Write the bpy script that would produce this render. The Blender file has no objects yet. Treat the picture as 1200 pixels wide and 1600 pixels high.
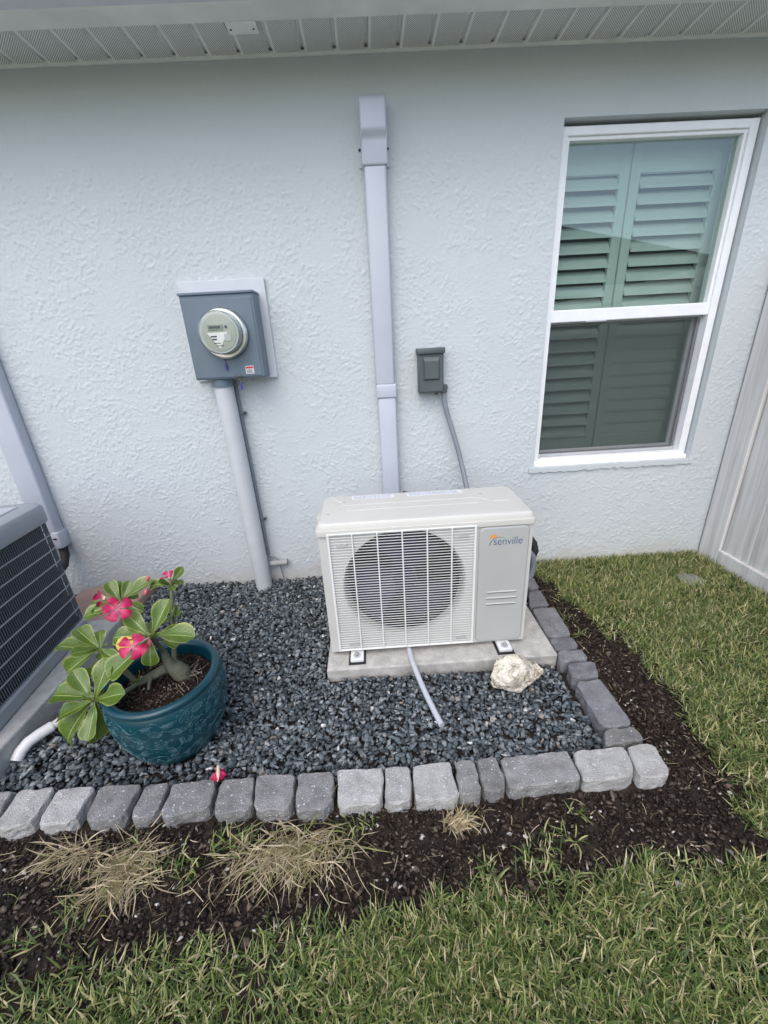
import bpy, bmesh, math, random
import numpy as np
from mathutils import Vector, Matrix, Euler
random.seed(7); rng = np.random.default_rng(11)
scene = bpy.context.scene
col = scene.collection
R = math.radians

# ------------------------------------------------------------------ camera
CAM = np.array([0.0, -2.28, 1.34]); FPX = 632.14
PITCH, YAW, ROLL = 0.3819078, 0.0191187, -0.0555946
_f = np.array([math.sin(YAW)*math.cos(PITCH), math.cos(YAW)*math.cos(PITCH), -math.sin(PITCH)])
_r = np.array([math.cos(YAW), -math.sin(YAW), 0.0]); _u = np.cross(_r, _f)
_r2 = _r*math.cos(ROLL)+_u*math.sin(ROLL); _u2 = -_r*math.sin(ROLL)+_u*math.cos(ROLL)
cd = bpy.data.cameras.new('camera'); cam = bpy.data.objects.new('camera', cd); col.objects.link(cam)
cd.sensor_fit = 'HORIZONTAL'; cd.sensor_width = 36.0; cd.lens = FPX/1200*36.0
cd.clip_start = 0.02; cd.clip_end = 500
M3 = Matrix(((_r2[0], _u2[0], -_f[0]), (_r2[1], _u2[1], -_f[1]), (_r2[2], _u2[2], -_f[2])))
cam.matrix_world = Matrix.Translation(Vector(CAM)) @ M3.to_4x4()
scene.camera = cam

# ------------------------------------------------------------------ sky, sun, exposure
SUN_EL, SUN_AZ = R(54), R(196)          # azimuth clockwise from +Y: behind the camera, a little to its left
w = bpy.data.worlds.new('World'); scene.world = w; w.use_nodes = True
nt = w.node_tree; bg = nt.nodes['Background']
sky = nt.nodes.new('ShaderNodeTexSky'); sky.sky_type = 'NISHITA'; sky.sun_disc = False
sky.sun_elevation = SUN_EL; sky.sun_rotation = SUN_AZ; sky.dust_density = 2.5; sky.air_density = 1.0; sky.ozone_density = 1.0
nt.links.new(sky.outputs[0], bg.inputs[0]); bg.inputs[1].default_value = 0.15
sd = bpy.data.lights.new('sun', 'SUN'); sd.energy = 0.5; sd.angle = R(80); sd.color = (1.0, 0.975, 0.94)
sun = bpy.data.objects.new('sun', sd); col.objects.link(sun)
_d = Vector((math.sin(SUN_AZ)*math.cos(SUN_EL), math.cos(SUN_AZ)*math.cos(SUN_EL), math.sin(SUN_EL)))
sun.rotation_euler = _d.to_track_quat('Z', 'Y').to_euler(); sun.location = (0, -4, 6)
vs = scene.view_settings
vs.view_transform = 'Standard'; vs.look = 'None'; vs.exposure = 1.0; vs.gamma = 1.0; vs.use_curve_mapping = False

# ------------------------------------------------------------------ helpers
def ray(x, y):
    return _r2*((x-600)/FPX) - _u2*((y-800)/FPX) + _f
def at_y(x, y, Y): v = ray(x, y); return CAM + v*((Y-CAM[1])/v[1])
def at_z(x, y, Z): v = ray(x, y); return CAM + v*((Z-CAM[2])/v[2])

OFF = {}
class MB:
    """collects shapes in world coordinates; build() links them as ONE mesh object"""
    def __init__(s): s.v = []; s.f = []; s.uv = None
    def add(s, v, f):
        n = len(s.v); s.v += [tuple(map(float, p)) for p in v]; s.f += [tuple(i+n for i in q) for q in f]; return s
    def box(s, x0, x1, y0, y1, z0, z1, bev=0.0, seg=2):
        if bev <= 0:
            v = [(x, y, z) for x in (x0, x1) for y in (y0, y1) for z in (z0, z1)]
            return s.add(v, [(0, 1, 3, 2), (4, 6, 7, 5), (0, 4, 5, 1), (2, 3, 7, 6), (0, 2, 6, 4), (1, 5, 7, 3)])
        bm = bmesh.new(); bmesh.ops.create_cube(bm, size=1)
        for q in bm.verts: q.co = Vector(((x0+x1)/2+q.co.x*(x1-x0), (y0+y1)/2+q.co.y*(y1-y0), (z0+z1)/2+q.co.z*(z1-z0)))
        bmesh.ops.bevel(bm, geom=bm.edges[:], offset=bev, segments=seg, profile=0.5, affect='EDGES', clamp_overlap=True)
        bm.verts.index_update(); s.add([q.co for q in bm.verts], [[q.index for q in f.verts] for f in bm.faces]); bm.free(); return s
    def tube(s, pts, r, n=10, cap=True):
        pts = [Vector(p) for p in pts]; rs = r if isinstance(r, (list, tuple)) else [r]*len(pts)
        up = None; rings = []
        for i, p in enumerate(pts):
            t = (pts[min(i+1, len(pts)-1)]-pts[max(i-1, 0)]).normalized()
            if up is None: up = t.orthogonal().normalized()
            up = (up - t*up.dot(t)).normalized(); b = t.cross(up)
            rings.append([p+(up*math.cos(2*math.pi*k/n)+b*math.sin(2*math.pi*k/n))*rs[i] for k in range(n)])
        v = [q for g in rings for q in g]; f = []
        for i in range(len(pts)-1):
            for k in range(n):
                a = i*n+k; b2 = i*n+(k+1) % n; f.append((a, b2, b2+n, a+n))
        if cap: f += [tuple(range(n))[::-1], tuple((len(pts)-1)*n+k for k in range(n))]
        return s.add(v, f)
    def lathe(s, c, prof, n=48, axis='z'):
        v = []; f = []
        for (r, h) in prof:
            for k in range(n):
                a = 2*math.pi*k/n
                p = (r*math.cos(a), r*math.sin(a), h)
                if axis == 'y': p = (p[0], -p[2], p[1])
                v.append((c[0]+p[0], c[1]+p[1], c[2]+p[2]))
        for i in range(len(prof)-1):
            for k in range(n):
                a = i*n+k; b = i*n+(k+1) % n; f.append((a, b, b+n, a+n))
        return s.add(v, f)
    def prism(s, poly, z0, z1, bev=0.004):
        """polygon (xy, ccw) stood up from z0 to z1 with a chamfered top"""
        n = len(poly); c = np.mean(np.array(poly), 0)
        def ins(d): return [tuple(np.array(p)+(c-np.array(p))/np.linalg.norm(c-np.array(p))*d) for p in poly]
        lv = [(poly, z0), (poly, z1-bev), (ins(bev*.35), z1-bev*.35), (ins(bev), z1)]
        v = [(p[0], p[1], z) for P, z in lv for p in P]; f = []
        for i in range(3):
            for k in range(n): a = i*n+k; b = i*n+(k+1) % n; f.append((a, b, b+n, a+n))
        f += [tuple(range(n))[::-1], tuple(3*n+k for k in range(n))]
        return s.add(v, f)
    def build(s, name, m, parent=None, smooth=False, loc=None, local=False):
        me = bpy.data.meshes.new(name)
        o = bpy.data.objects.new(name, me); col.objects.link(o)
        if parent is not None:
            off = Vector((0, 0, 0)) if local else OFF.get(parent.name, Vector((0, 0, 0)))
            o.parent = parent; OFF[o.name] = off
        else:
            if loc is None:
                a = np.array(s.v); loc = (*((a.min(0)+a.max(0))/2)[:2], a[:, 2].min())
            off = Vector(loc); o.location = off; OFF[o.name] = off
        me.from_pydata([(p[0]-off[0], p[1]-off[1], p[2]-off[2]) for p in s.v], [], s.f); me.update()
        bm = bmesh.new(); bm.from_mesh(me); bmesh.ops.recalc_face_normals(bm, faces=bm.faces[:]); bm.to_mesh(me); bm.free()
        me.materials.append(m)
        if smooth:
            me.polygons.foreach_set('use_smooth', [True]*len(me.polygons))
            if smooth != 'all':
                try: me.set_sharp_from_angle(angle=R(38))
                except Exception: pass
        return o
def thing(name, label, cat, loc=(0, 0, 0), rz=0, group=None):
    o = bpy.data.objects.new(name, None); col.objects.link(o); o.empty_display_size = 0.05
    o.location = loc; o.rotation_euler = (0, 0, rz); OFF[o.name] = Vector(loc); tag(o, label, cat, group); return o
def tag(o, label, cat, group=None):
    o['label'] = label; o['category'] = cat
    if group: o['group'] = group
    return o
def share(src, name, parent, mat4):
    o = bpy.data.objects.new(name, src.data if hasattr(src, 'data') else src); col.objects.link(o)
    o.parent = parent; o.matrix_local = mat4; return o
def B(*a, **k): return MB().box(*a, **k)

# ------------------------------------------------------------------ materials
def new_mat(name):
    m = bpy.data.materials.new(name); m.use_nodes = True
    return m, m.node_tree.nodes, m.node_tree.links, m.node_tree.nodes['Principled BSDF']
def ramp(N, L, src, stops):
    r = N.new('ShaderNodeValToRGB')
    while len(r.color_ramp.elements) < len(stops): r.color_ramp.elements.new(0.5)
    for e, (p, c) in zip(r.color_ramp.elements, stops): e.position = p; e.color = (*c, 1) if len(c) == 3 else c
    L.new(src, r.inputs[0]); return r
def noise(N, L, co, scale, detail=3, dist=0.0, rough=.55):
    t = N.new('ShaderNodeTexNoise'); t.inputs['Scale'].default_value = scale; t.inputs['Detail'].default_value = detail
    t.inputs['Distortion'].default_value = dist; t.inputs['Roughness'].default_value = rough
    L.new(co, t.inputs['Vector']); return t
def simple(name, c, rough=.5, metal=0.0, var=.12, vs_=14, bump=.0, bs=120, spec=.5, bd=.002, coat=0.0):
    """plain colour with faint cloudy variation, uneven gloss and a fine bump"""
    m, N, L, P = new_mat(name)
    tc = N.new('ShaderNodeTexCoord'); co = tc.outputs['Object']
    n1 = noise(N, L, co, vs_, 5)
    lo = tuple(x*(1-var) for x in c); hi = tuple(min(1, x*(1+var*.6)) for x in c)
    r = ramp(N, L, n1.outputs[0], [(.3, lo), (.7, hi)]); L.new(r.outputs[0], P.inputs['Base Color'])
    rr = ramp(N, L, n1.outputs[0], [(.3, (max(0, rough-.06),)*3), (.7, (min(1, rough+.08),)*3)]); L.new(rr.outputs[0], P.inputs['Roughness'])
    P.inputs['Metallic'].default_value = metal; P.inputs['Specular IOR Level'].default_value = spec
    P.inputs['Coat Weight'].default_value = coat
    if bump:
        n2 = noise(N, L, co, bs, 4); b = N.new('ShaderNodeBump'); b.inputs['Strength'].default_value = bump; b.inputs['Distance'].default_value = bd
        L.new(n2.outputs[0], b.inputs['Height']); L.new(b.outputs[0], P.inputs['Normal'])
    return m
def math_(N, L, op, a, b=None, c=None):
    n = N.new('ShaderNodeMath'); n.operation = op
    for i, q in enumerate((a, b, c)):
        if q is None: continue
        if isinstance(q, (int, float)): n.inputs[i].default_value = q
        else: L.new(q, n.inputs[i])
    return n.outputs[0]

def mat_stucco():
    m, N, L, P = new_mat('painted_stucco')
    g = N.new('ShaderNodeNewGeometry'); co = g.outputs['Position']
    sep = N.new('ShaderNodeSeparateXYZ'); L.new(co, sep.inputs[0]); z = sep.outputs[2]
    c2 = noise(N, L, co, 125, 5, .3, .65); b = N.new('ShaderNodeBump'); b.inputs['Strength'].default_value = .9; b.inputs['Distance'].default_value = .0030
    L.new(c2.outputs[0], b.inputs['Height']); L.new(b.outputs[0], P.inputs['Normal'])
    # splash stains with a ragged edge along the foot of the wall, faint clouding above
    s1 = noise(N, L, co, 7, 5, .4); s2 = noise(N, L, co, 1.3, 4)
    st = math_(N, L, 'MULTIPLY_ADD', z, -5.5, math_(N, L, 'MULTIPLY_ADD', s1.outputs[0], 1.5, -.1))
    stc = math_(N, L, 'MULTIPLY', math_(N, L, 'MINIMUM', math_(N, L, 'MAXIMUM', st, 0.0), 1.0), .62)
    base = ramp(N, L, s2.outputs[0], [(.3, (.52, .56, .578)), (.7, (.55, .59, .607))])
    mc = N.new('ShaderNodeMix'); mc.data_type = 'RGBA'; L.new(stc, mc.inputs[0]); L.new(base.outputs[0], mc.inputs[6]); mc.inputs[7].default_value = (.44, .39, .31, 1)
    L.new(mc.outputs[2], P.inputs['Base Color']); P.inputs['Roughness'].default_value = .78; P.inputs['Specular IOR Level'].default_value = .3
    return m
def mat_perforated():
    m, N, L, P = new_mat('perforated_vinyl')
    tc = N.new('ShaderNodeTexCoord'); mp = N.new('ShaderNodeMapping'); mp.inputs['Rotation'].default_value = (0, 0, R(45)); L.new(tc.outputs['Object'], mp.inputs[0])
    v = N.new('ShaderNodeTexVoronoi'); v.voronoi_dimensions = '2D'; v.inputs['Scale'].default_value = 150; v.inputs['Randomness'].default_value = 0
    L.new(mp.outputs[0], v.inputs['Vector'])
    r = ramp(N, L, v.outputs['Distance'], [(.30, (.2, .2, .2)), (.38, (.87, .88, .87))]); L.new(r.outputs[0], P.inputs['Base Color'])
    b = N.new('ShaderNodeBump'); b.inputs['Strength'].default_value = .6; b.inputs['Distance'].default_value = .001
    rb = ramp(N, L, v.outputs['Distance'], [(.28, (0,)*3), (.42, (1,)*3)]); L.new(rb.outputs[0], b.inputs['Height']); L.new(b.outputs[0], P.inputs['Normal'])
    P.inputs['Roughness'].default_value = .5
    return m
def mat_fence():
    m, N, L, P = new_mat('woodgrain_vinyl')
    tc = N.new('ShaderNodeTexCoord'); oi = N.new('ShaderNodeObjectInfo')
    ad = N.new('ShaderNodeVectorMath'); ad.operation = 'ADD'; L.new(tc.outputs['Object'], ad.inputs[0])
    cm = N.new('ShaderNodeCombineXYZ'); L.new(math_(N, L, 'MULTIPLY', oi.outputs['Random'], 37.0), cm.inputs[2]); L.new(cm.outputs[0], ad.inputs[1])
    mp = N.new('ShaderNodeMapping'); mp.inputs['Scale'].default_value = (1, 1, .035); L.new(ad.outputs[0], mp.inputs[0])
    n1 = noise(N, L, mp.outputs[0], 38, 6, .7, .62); mp2 = N.new('ShaderNodeMapping'); mp2.inputs['Scale'].default_value = (1, 1, .1); L.new(ad.outputs[0], mp2.inputs[0])
    n2 = noise(N, L, mp2.outputs[0], 9, 3, .4)
    s = math_(N, L, 'MULTIPLY_ADD', n2.outputs[0], .5, math_(N, L, 'MULTIPLY', n1.outputs[0], .6))
    r = ramp(N, L, s, [(.36, (.38, .355, .34)), (.5, (.56, .545, .53)), (.66, (.70, .695, .685))]); L.new(r.outputs[0], P.inputs['Base Color'])
    b = N.new('ShaderNodeBump'); b.inputs['Strength'].default_value = .25; b.inputs['Distance'].default_value = .001; L.new(n1.outputs[0], b.inputs['Height']); L.new(b.outputs[0], P.inputs['Normal'])
    P.inputs['Roughness'].default_value = .55
    return m
def mat_island(name, stops, rough=.8, nscale=60, namp=.3, bump=.5, spec=.3, trans=0.0, sheen=0.0):
    """colour picked per loose piece (stones, chips, blades), mottled by noise"""
    m, N, L, P = new_mat(name)
    g = N.new('ShaderNodeNewGeometry'); tc = N.new('ShaderNodeTexCoord')
    r = ramp(N, L, g.outputs['Random Per Island'], stops)
    n = noise(N, L, tc.outputs['Object'], nscale, 4)
    rr = ramp(N, L, n.outputs[0], [(.25, (1-namp,)*3), (.75, (1+namp*.5,)*3)])
    mx = N.new('ShaderNodeMix'); mx.data_type = 'RGBA'; mx.blend_type = 'MULTIPLY'; mx.inputs[0].default_value = 1
    L.new(r.outputs[0], mx.inputs[6]); L.new(rr.outputs[0], mx.inputs[7]); L.new(mx.outputs[2], P.inputs['Base Color'])
    P.inputs['Roughness'].default_value = rough; P.inputs['Specular IOR Level'].default_value = spec
    if bump:
        n2 = noise(N, L, tc.outputs['Object'], nscale*4, 3); b = N.new('ShaderNodeBump'); b.inputs['Strength'].default_value = bump; b.inputs['Distance'].default_value = .002
        L.new(n2.outputs[0], b.inputs['Height']); L.new(b.outputs[0], P.inputs['Normal'])
    if trans:
        t = N.new('ShaderNodeBsdfTranslucent'); L.new(mx.outputs[2], t.inputs[0]); ms = N.new('ShaderNodeMixShader'); ms.inputs[0].default_value = trans
        L.new(P.outputs[0], ms.inputs[1]); L.new(t.outputs[0], ms.inputs[2]); L.new(ms.outputs[0], N['Material Output'].inputs[0])
    return m
def mat_concrete(name, c, speck=.0, bump=.5, rnd=.25, stain=.25):
    """cast concrete: per-object tone, clouding, grit, pale flecks"""
    m, N, L, P = new_mat(name)
    tc = N.new('ShaderNodeTexCoord'); oi = N.new('ShaderNodeObjectInfo'); g = N.new('ShaderNodeNewGeometry'); co = g.outputs['Position']
    n1 = noise(N, L, co, 22, 6); n2 = noise(N, L, co, 260, 3); n3 = noise(N, L, co, 130, 2)
    r1 = ramp(N, L, n1.outputs[0], [(.28, tuple(x*(1-stain) for x in c)), (.7, tuple(x*(1+stain*.5) for x in c))])
    tone = math_(N, L, 'MULTIPLY_ADD', oi.outputs['Random'], rnd, 1-rnd/2)
    mx = N.new('ShaderNodeMix'); mx.data_type = 'RGBA'; mx.blend_type = 'MULTIPLY'; mx.inputs[0].default_value = 1
    L.new(r1.outputs[0], mx.inputs[6]); L.new(tone, mx.inputs[7])
    r2 = ramp(N, L, n2.outputs[0], [(.3, (.8,)*3), (.7, (1.12,)*3)])
    m2 = N.new('ShaderNodeMix'); m2.data_type = 'RGBA'; m2.blend_type = 'MULTIPLY'; m2.inputs[0].default_value = 1
    L.new(mx.outputs[2], m2.inputs[6]); L.new(r2.outputs[0], m2.inputs[7]); out = m2.outputs[2]
    if speck:
        r3 = ramp(N, L, n3.outputs[0], [(.655, (0,)*3), (.69, (1,)*3)])
        m3 = N.new('ShaderNodeMix'); m3.data_type = 'RGBA'; L.new(math_(N, L, 'MULTIPLY', r3.outputs[0], speck), m3.inputs[0]); L.new(out, m3.inputs[6]); m3.inputs[7].default_value = (.72, .74, .76, 1); out = m3.outputs[2]
    L.new(out, P.inputs['Base Color']); P.inputs['Roughness'].default_value = .82; P.inputs['Specular IOR Level'].default_value = .35
    hh = math_(N, L, 'MULTIPLY_ADD', n1.outputs[0], 1.2, n2.outputs[0])
    b = N.new('ShaderNodeBump'); b.inputs['Strength'].default_value = bump; b.inputs['Distance'].default_value = .0045
    L.new(hh, b.inputs['Height']); L.new(b.outputs[0], P.inputs['Normal'])
    return m
def mat_soil(name, c0, c1, scale=90):
    m, N, L, P = new_mat(name); g = N.new('ShaderNodeNewGeometry'); co = g.outputs['Position']
    n1 = noise(N, L, co, scale, 6, 0, .7); n2 = noise(N, L, co, 9, 4)
    s = math_(N, L, 'MULTIPLY_ADD', n2.outputs[0], .4, math_(N, L, 'MULTIPLY', n1.outputs[0], .6))
    r = ramp(N, L, s, [(.35, c0), (.68, c1)]); L.new(r.outputs[0], P.inputs['Base Color']); P.inputs['Roughness'].default_value = .95; P.inputs['Specular IOR Level'].default_value = .2
    b = N.new('ShaderNodeBump'); b.inputs['Strength'].default_value = .9; b.inputs['Distance'].default_value = .006; L.new(n1.outputs[0], b.inputs['Height']); L.new(b.outputs[0], P.inputs['Normal'])
    return m
def mat_leaf(name, c0, c1, rib, edge):
    """leaf blade: UV x runs across, pale midrib and pale margin are pigment"""
    m, N, L, P = new_mat(name); uv = N.new('ShaderNodeUVMap'); sp = N.new('ShaderNodeSeparateXYZ'); L.new(uv.outputs[0], sp.inputs[0])
    tc = N.new('ShaderNodeTexCoord'); n = noise(N, L, tc.outputs['Object'], 45, 4)
    d = math_(N, L, 'ABSOLUTE', math_(N, L, 'SUBTRACT', sp.outputs[0], .5))
    blade = ramp(N, L, n.outputs[0], [(.3, c0), (.7, c1)])
    w1 = math_(N, L, 'MULTIPLY_ADD', sp.outputs[1], -.014, .026)
    isrib = math_(N, L, 'LESS_THAN', d, w1)
    ve = N.new('ShaderNodeTexWave'); ve.inputs['Scale'].default_value = 1; 
    a = N.new('ShaderNodeMix'); a.data_type = 'RGBA'; L.new(math_(N, L, 'MULTIPLY', isrib, .85), a.inputs[0]); L.new(blade.outputs[0], a.inputs[6]); a.inputs[7].default_value = (*rib, 1)
    ed = ramp(N, L, d, [(.40, (0,)*3), (.49, (1,)*3)])
    e = N.new('ShaderNodeMix'); e.data_type = 'RGBA'; L.new(math_(N, L, 'MULTIPLY', ed.outputs[0], .7), e.inputs[0]); L.new(a.outputs[2], e.inputs[6]); e.inputs[7].default_value = (*edge, 1)
    L.new(e.outputs[2], P.inputs['Base Color']); P.inputs['Roughness'].default_value = .28; P.inputs['Specular IOR Level'].default_value = .55
    # side veins as relief
    vein = math_(N, L, 'SINE', math_(N, L, 'MULTIPLY_ADD', sp.outputs[1], 55.0, math_(N, L, 'MULTIPLY', d, -40.0)))
    b = N.new('ShaderNodeBump'); b.inputs['Strength'].default_value = .10; b.inputs['Distance'].default_value = .0015; L.new(vein, b.inputs['Height']); L.new(b.outputs[0], P.inputs['Normal'])
    t = N.new('ShaderNodeBsdfTranslucent'); L.new(e.outputs[2], t.inputs[0]); ms = N.new('ShaderNodeMixShader'); ms.inputs[0].default_value = .22
    L.new(P.outputs[0], ms.inputs[1]); L.new(t.outputs[0], ms.inputs[2]); L.new(ms.outputs[0], N['Material Output'].inputs[0])
    return m
def mat_petal():
    m, N, L, P = new_mat('pink_petal'); uv = N.new('ShaderNodeUVMap'); sp = N.new('ShaderNodeSeparateXYZ'); L.new(uv.outputs[0], sp.inputs[0])
    r = ramp(N, L, sp.outputs[1], [(.0, (.72, .36, .36)), (.14, (.72, .12, .25)), (.5, (.62, .022, .13)), (1, (.34, .006, .045))])
    L.new(r.outputs[0], P.inputs['Base Color']); P.inputs['Roughness'].default_value = .5
    t = N.new('ShaderNodeBsdfTranslucent'); L.new(r.outputs[0], t.inputs[0]); ms = N.new('ShaderNodeMixShader'); ms.inputs[0].default_value = .25
    L.new(P.outputs[0], ms.inputs[1]); L.new(t.outputs[0], ms.inputs[2]); L.new(ms.outputs[0], N['Material Output'].inputs[0])
    return m
def mat_glass(name, tint, ior):
    m, N, L, P = new_mat(name); N.remove(P)
    t = N.new('ShaderNodeBsdfTransparent'); t.inputs[0].default_value = (*tint, 1); g = N.new('ShaderNodeBsdfGlossy'); g.inputs['Roughness'].default_value = .004
    g.inputs['Color'].default_value = (.93, .95, .92, 1)
    lw_ = N.new('ShaderNodeLayerWeight'); lw_.inputs[0].default_value = .5; ms = N.new('ShaderNodeMixShader')
    fac = math_(N, L, 'MULTIPLY_ADD', math_(N, L, 'POWER', lw_.outputs['Facing'], 4.0), .9, ior)
    tc = N.new('ShaderNodeTexCoord'); n = noise(N, L, tc.outputs['Object'], 2.0, 1); b = N.new('ShaderNodeBump'); b.inputs['Strength'].default_value = .02; b.inputs['Distance'].default_value = .01
    L.new(n.outputs[0], b.inputs['Height']); L.new(b.outputs[0], g.inputs['Normal'])
    L.new(fac, ms.inputs[0]); L.new(t.outputs[0], ms.inputs[1]); L.new(g.outputs[0], ms.inputs[2]); L.new(ms.outputs[0], N['Material Output'].inputs[0])
    return m
def mat_screen():
    m, N, L, P = new_mat('insect_mesh'); P.inputs['Base Color'].default_value = (.035, .04, .045, 1); P.inputs['Roughness'].default_value = .6
    t = N.new('ShaderNodeBsdfTransparent'); ms = N.new('ShaderNodeMixShader'); ms.inputs[0].default_value = .30
    L.new(t.outputs[0], ms.inputs[1]); L.new(P.outputs[0], ms.inputs[2]); L.new(ms.outputs[0], N['Material Output'].inputs[0]); return m
def mat_rock():
    m, N, L, P = new_mat('coral_limestone'); tc = N.new('ShaderNodeTexCoord'); co = tc.outputs['Object']
    n1 = noise(N, L, co, 30, 6, .8, .65); n2 = noise(N, L, co, 9, 4)
    r = ramp(N, L, n1.outputs[0], [(.34, (.20, .165, .11)), (.45, (.58, .53, .42)), (.60, (.76, .72, .61))]); L.new(r.outputs[0], P.inputs['Base Color']); P.inputs['Roughness'].default_value = .9
    v = N.new('ShaderNodeTexVoronoi'); v.inputs['Scale'].default_value = 75; L.new(co, v.inputs['Vector'])
    h = math_(N, L, 'MULTIPLY_ADD', v.outputs['Distance'], .8, n1.outputs[0])
    b = N.new('ShaderNodeBump'); b.inputs['Strength'].default_value = .8; b.inputs['Distance'].default_value = .008; L.new(h, b.inputs['Height']); L.new(b.outputs[0], P.inputs['Normal']); return m

STUCCO = mat_stucco(); PERF = mat_perforated(); FENCE = mat_fence()
VINYL = simple('white_vinyl', (.82, .835, .85), .42, var=.05); SOFFIT = simple('soffit_vinyl', (.87, .88, .87), .5, var=.08, vs_=6)
FASCIA = simple('painted_fascia', (.82, .825, .80), .6, var=.12, vs_=5, bump=.2); GUTTER = simple('gutter_enamel', (.66, .67, .71), .4, var=.07)
PVC_LILAC = simple('line_cover_plastic', (.465, .495, .555), .42, var=.05, vs_=5); PVC_PAINT = simple('painted_conduit', (.52, .545, .565), .55, var=.06, bump=.15, bs=90)
BOARD = simple('painted_board', (.56, .59, .625), .55, var=.06, vs_=8)
GREY_METAL = simple('meter_enamel', (.12, .16, .20), .42, var=.09, vs_=7, bump=.05, bs=300); GREY_DARK = simple('disconnect_plastic', (.08, .10, .105), .45, var=.1, vs_=9)
GREY_PIPE = simple('grey_conduit', (.21, .23, .26), .5, var=.1); SILVER = simple('aluminium_ring', (.62, .63, .63), .28, 1.0, var=.12)
METER_GLASS = mat_glass('meter_glass', (.95, .97, .95), .03); METER_FACE = simple('meter_face', (.34, .36, .31), .5, var=.05); METER_BODY = simple('meter_body', (.42, .44, .43), .4, var=.12)
LCD = simple('lcd', (.17, .21, .17), .25, var=.05); INK = simple('ink', (.03, .03, .035), .6); WHITE = simple('label_white', (.70, .70, .69), .5, var=.03); RED = simple('label_red', (.55, .05, .05), .5)
BLUE_TAG = simple('seal_blue', (.05, .05, .32), .4); COPPER = simple('ground_wire', (.18, .16, .14), .5, .3)
AC_WHITE = simple('ac_enamel', (.54, .535, .49), .38, var=.035, vs_=5); AC_PANEL = simple('ac_panel_plastic', (.41, .42, .40), .42, var=.04, vs_=4)
AC_GRILLE = simple('grille_coating', (.74, .745, .72), .4, var=.03); BLACK = simple('black_rubber', (.018, .018, .02), .7, var=.2); CAVITY = simple('fan_cavity', (.012, .012, .016), .7)
AC_BODY = simple('ac_body_enamel', (.53, .535, .505), .4, var=.035, vs_=5)
FAN = simple('fan_plastic', (.02, .024, .055), .35); MOTOR = simple('motor_metal', (.3, .3, .32), .4, .6); LOGO_BLUE = simple('logo_blue', (.03, .075, .20), .45, var=.02); LOGO_ORANGE = simple('logo_orange', (.80, .30, .04), .45, var=.02)
STICK_BLUE = simple('sticker_blue', (.34, .40, .56), .5, var=.2); FOOT = simple('foot_steel', (.66, .68, .68), .4, var=.08)
COND_RIM = simple('condenser_enamel', (.255, .275, .295), .42, var=.09, vs_=6); COND_TOP = simple('condenser_lid', (.42, .44, .47), .45, var=.08); COND_BAR = simple('condenser_wire', (.23, .245, .265), .45, var=.1); COND_FIN = simple('condenser_fin', (.02, .021, .027), .5, var=.3, vs_=30); COND_SLAT = simple('condenser_louver', (.12, .13, .15), .5, var=.2, vs_=30)
CONC = mat_concrete('pad_concrete', (.48, .465, .43), 0, .5, .0, .3); CONC2 = mat_concrete('grey_pad', (.38, .385, .375), 0, .4, 0, .2)
STONE = mat_concrete('edging_concrete', (.25, .247, .24), .75, 1.0, .35, .34); STONE_P = mat_concrete('pale_edging_concrete', (.44, .435, .415), .7, 1.0, .2, .28); STONE_D = mat_concrete('dark_edging_concrete', (.20, .20, .21), .35, 1.0, .25, .32)
GRAVEL = mat_island('slate_gravel', [(0, (.05, .062, .070)), (.4, (.115, .137, .149)), (.8, (.205, .235, .248)), (.955, (.33, .36, .366)), (.985, (.24, .20, .15)), (.993, (.72, .72, .70))], .9, 90, .5, .9, .2)
MULCH = mat_island('mulch', [(0, (.011, .008, .0065)), (.45, (.034, .025, .019)), (.78, (.078, .058, .044)), (.945, (.15, .118, .09)), (.985, (.15, .12, .09)), (.9945, (.60, .58, .52))], .9, 90, .4, .5, .2)
SOIL = mat_soil('dark_soil', (.013, .010, .008), (.055, .042, .033)); POT_SOIL = mat_soil('potting_soil', (.009, .006, .005), (.045, .03, .023), 120)
GROUND = mat_soil('lawn_far_bounce', (.17, .18, .115), (.29, .295, .20), 40)  # out-of-view lawn, coloured paler to bounce light up under the eave
GRASS = mat_island('grass', [(0, (.045, .085, .022)), (.30, (.13, .20, .05)), (.58, (.27, .34, .10)), (.77, (.42, .43, .165)), (.90, (.58, .51, .26)), (1, (.80, .70, .46))], .42, 25, .25, 0, .5, .35)
STRAW = mat_island('straw', [(0, (.26, .20, .11)), (.45, (.52, .43, .26)), (.86, (.74, .63, .43)), (.90, (.24, .27, .08)), (1, (.30, .33, .11))], .6, 30, .25, 0, .3, .2)
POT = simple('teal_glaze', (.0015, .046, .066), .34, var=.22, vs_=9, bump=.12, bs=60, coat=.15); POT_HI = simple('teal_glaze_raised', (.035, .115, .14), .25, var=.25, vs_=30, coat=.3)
BARK = simple('grey_green_bark', (.10, .105, .068), .75, var=.35, vs_=40, bump=.5, bs=90); ROOT = simple('pale_root', (.24, .20, .15), .8, var=.4, vs_=60); TWIG = simple('green_twig', (.16, .18, .09), .7, var=.3, vs_=50)
LEAF = mat_leaf('desert_rose_leaf', (.055, .115, .012), (.145, .215, .032), (.42, .50, .20), (.40, .43, .12)); LEAF_Y = mat_leaf('yellowed_leaf', (.62, .36, .03), (.70, .52, .06), (.6, .5, .2), (.45, .4, .08))
PETAL = mat_petal(); BUD = simple('pink_bud', (.62, .14, .18), .5, var=.3, vs_=60); BUD_PALE = simple('pale_tube', (.66, .48, .36), .5, var=.2, vs_=60)
ROCK = mat_rock(); PVC = simple('white_pvc', (.66, .66, .645), .32, var=.05); HOSE = simple('grey_hose', (.46, .48, .51), .4, var=.06); BROWN = simple('brown_plastic', (.36, .235, .185), .65, var=.22, vs_=9, bump=.2)
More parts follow.
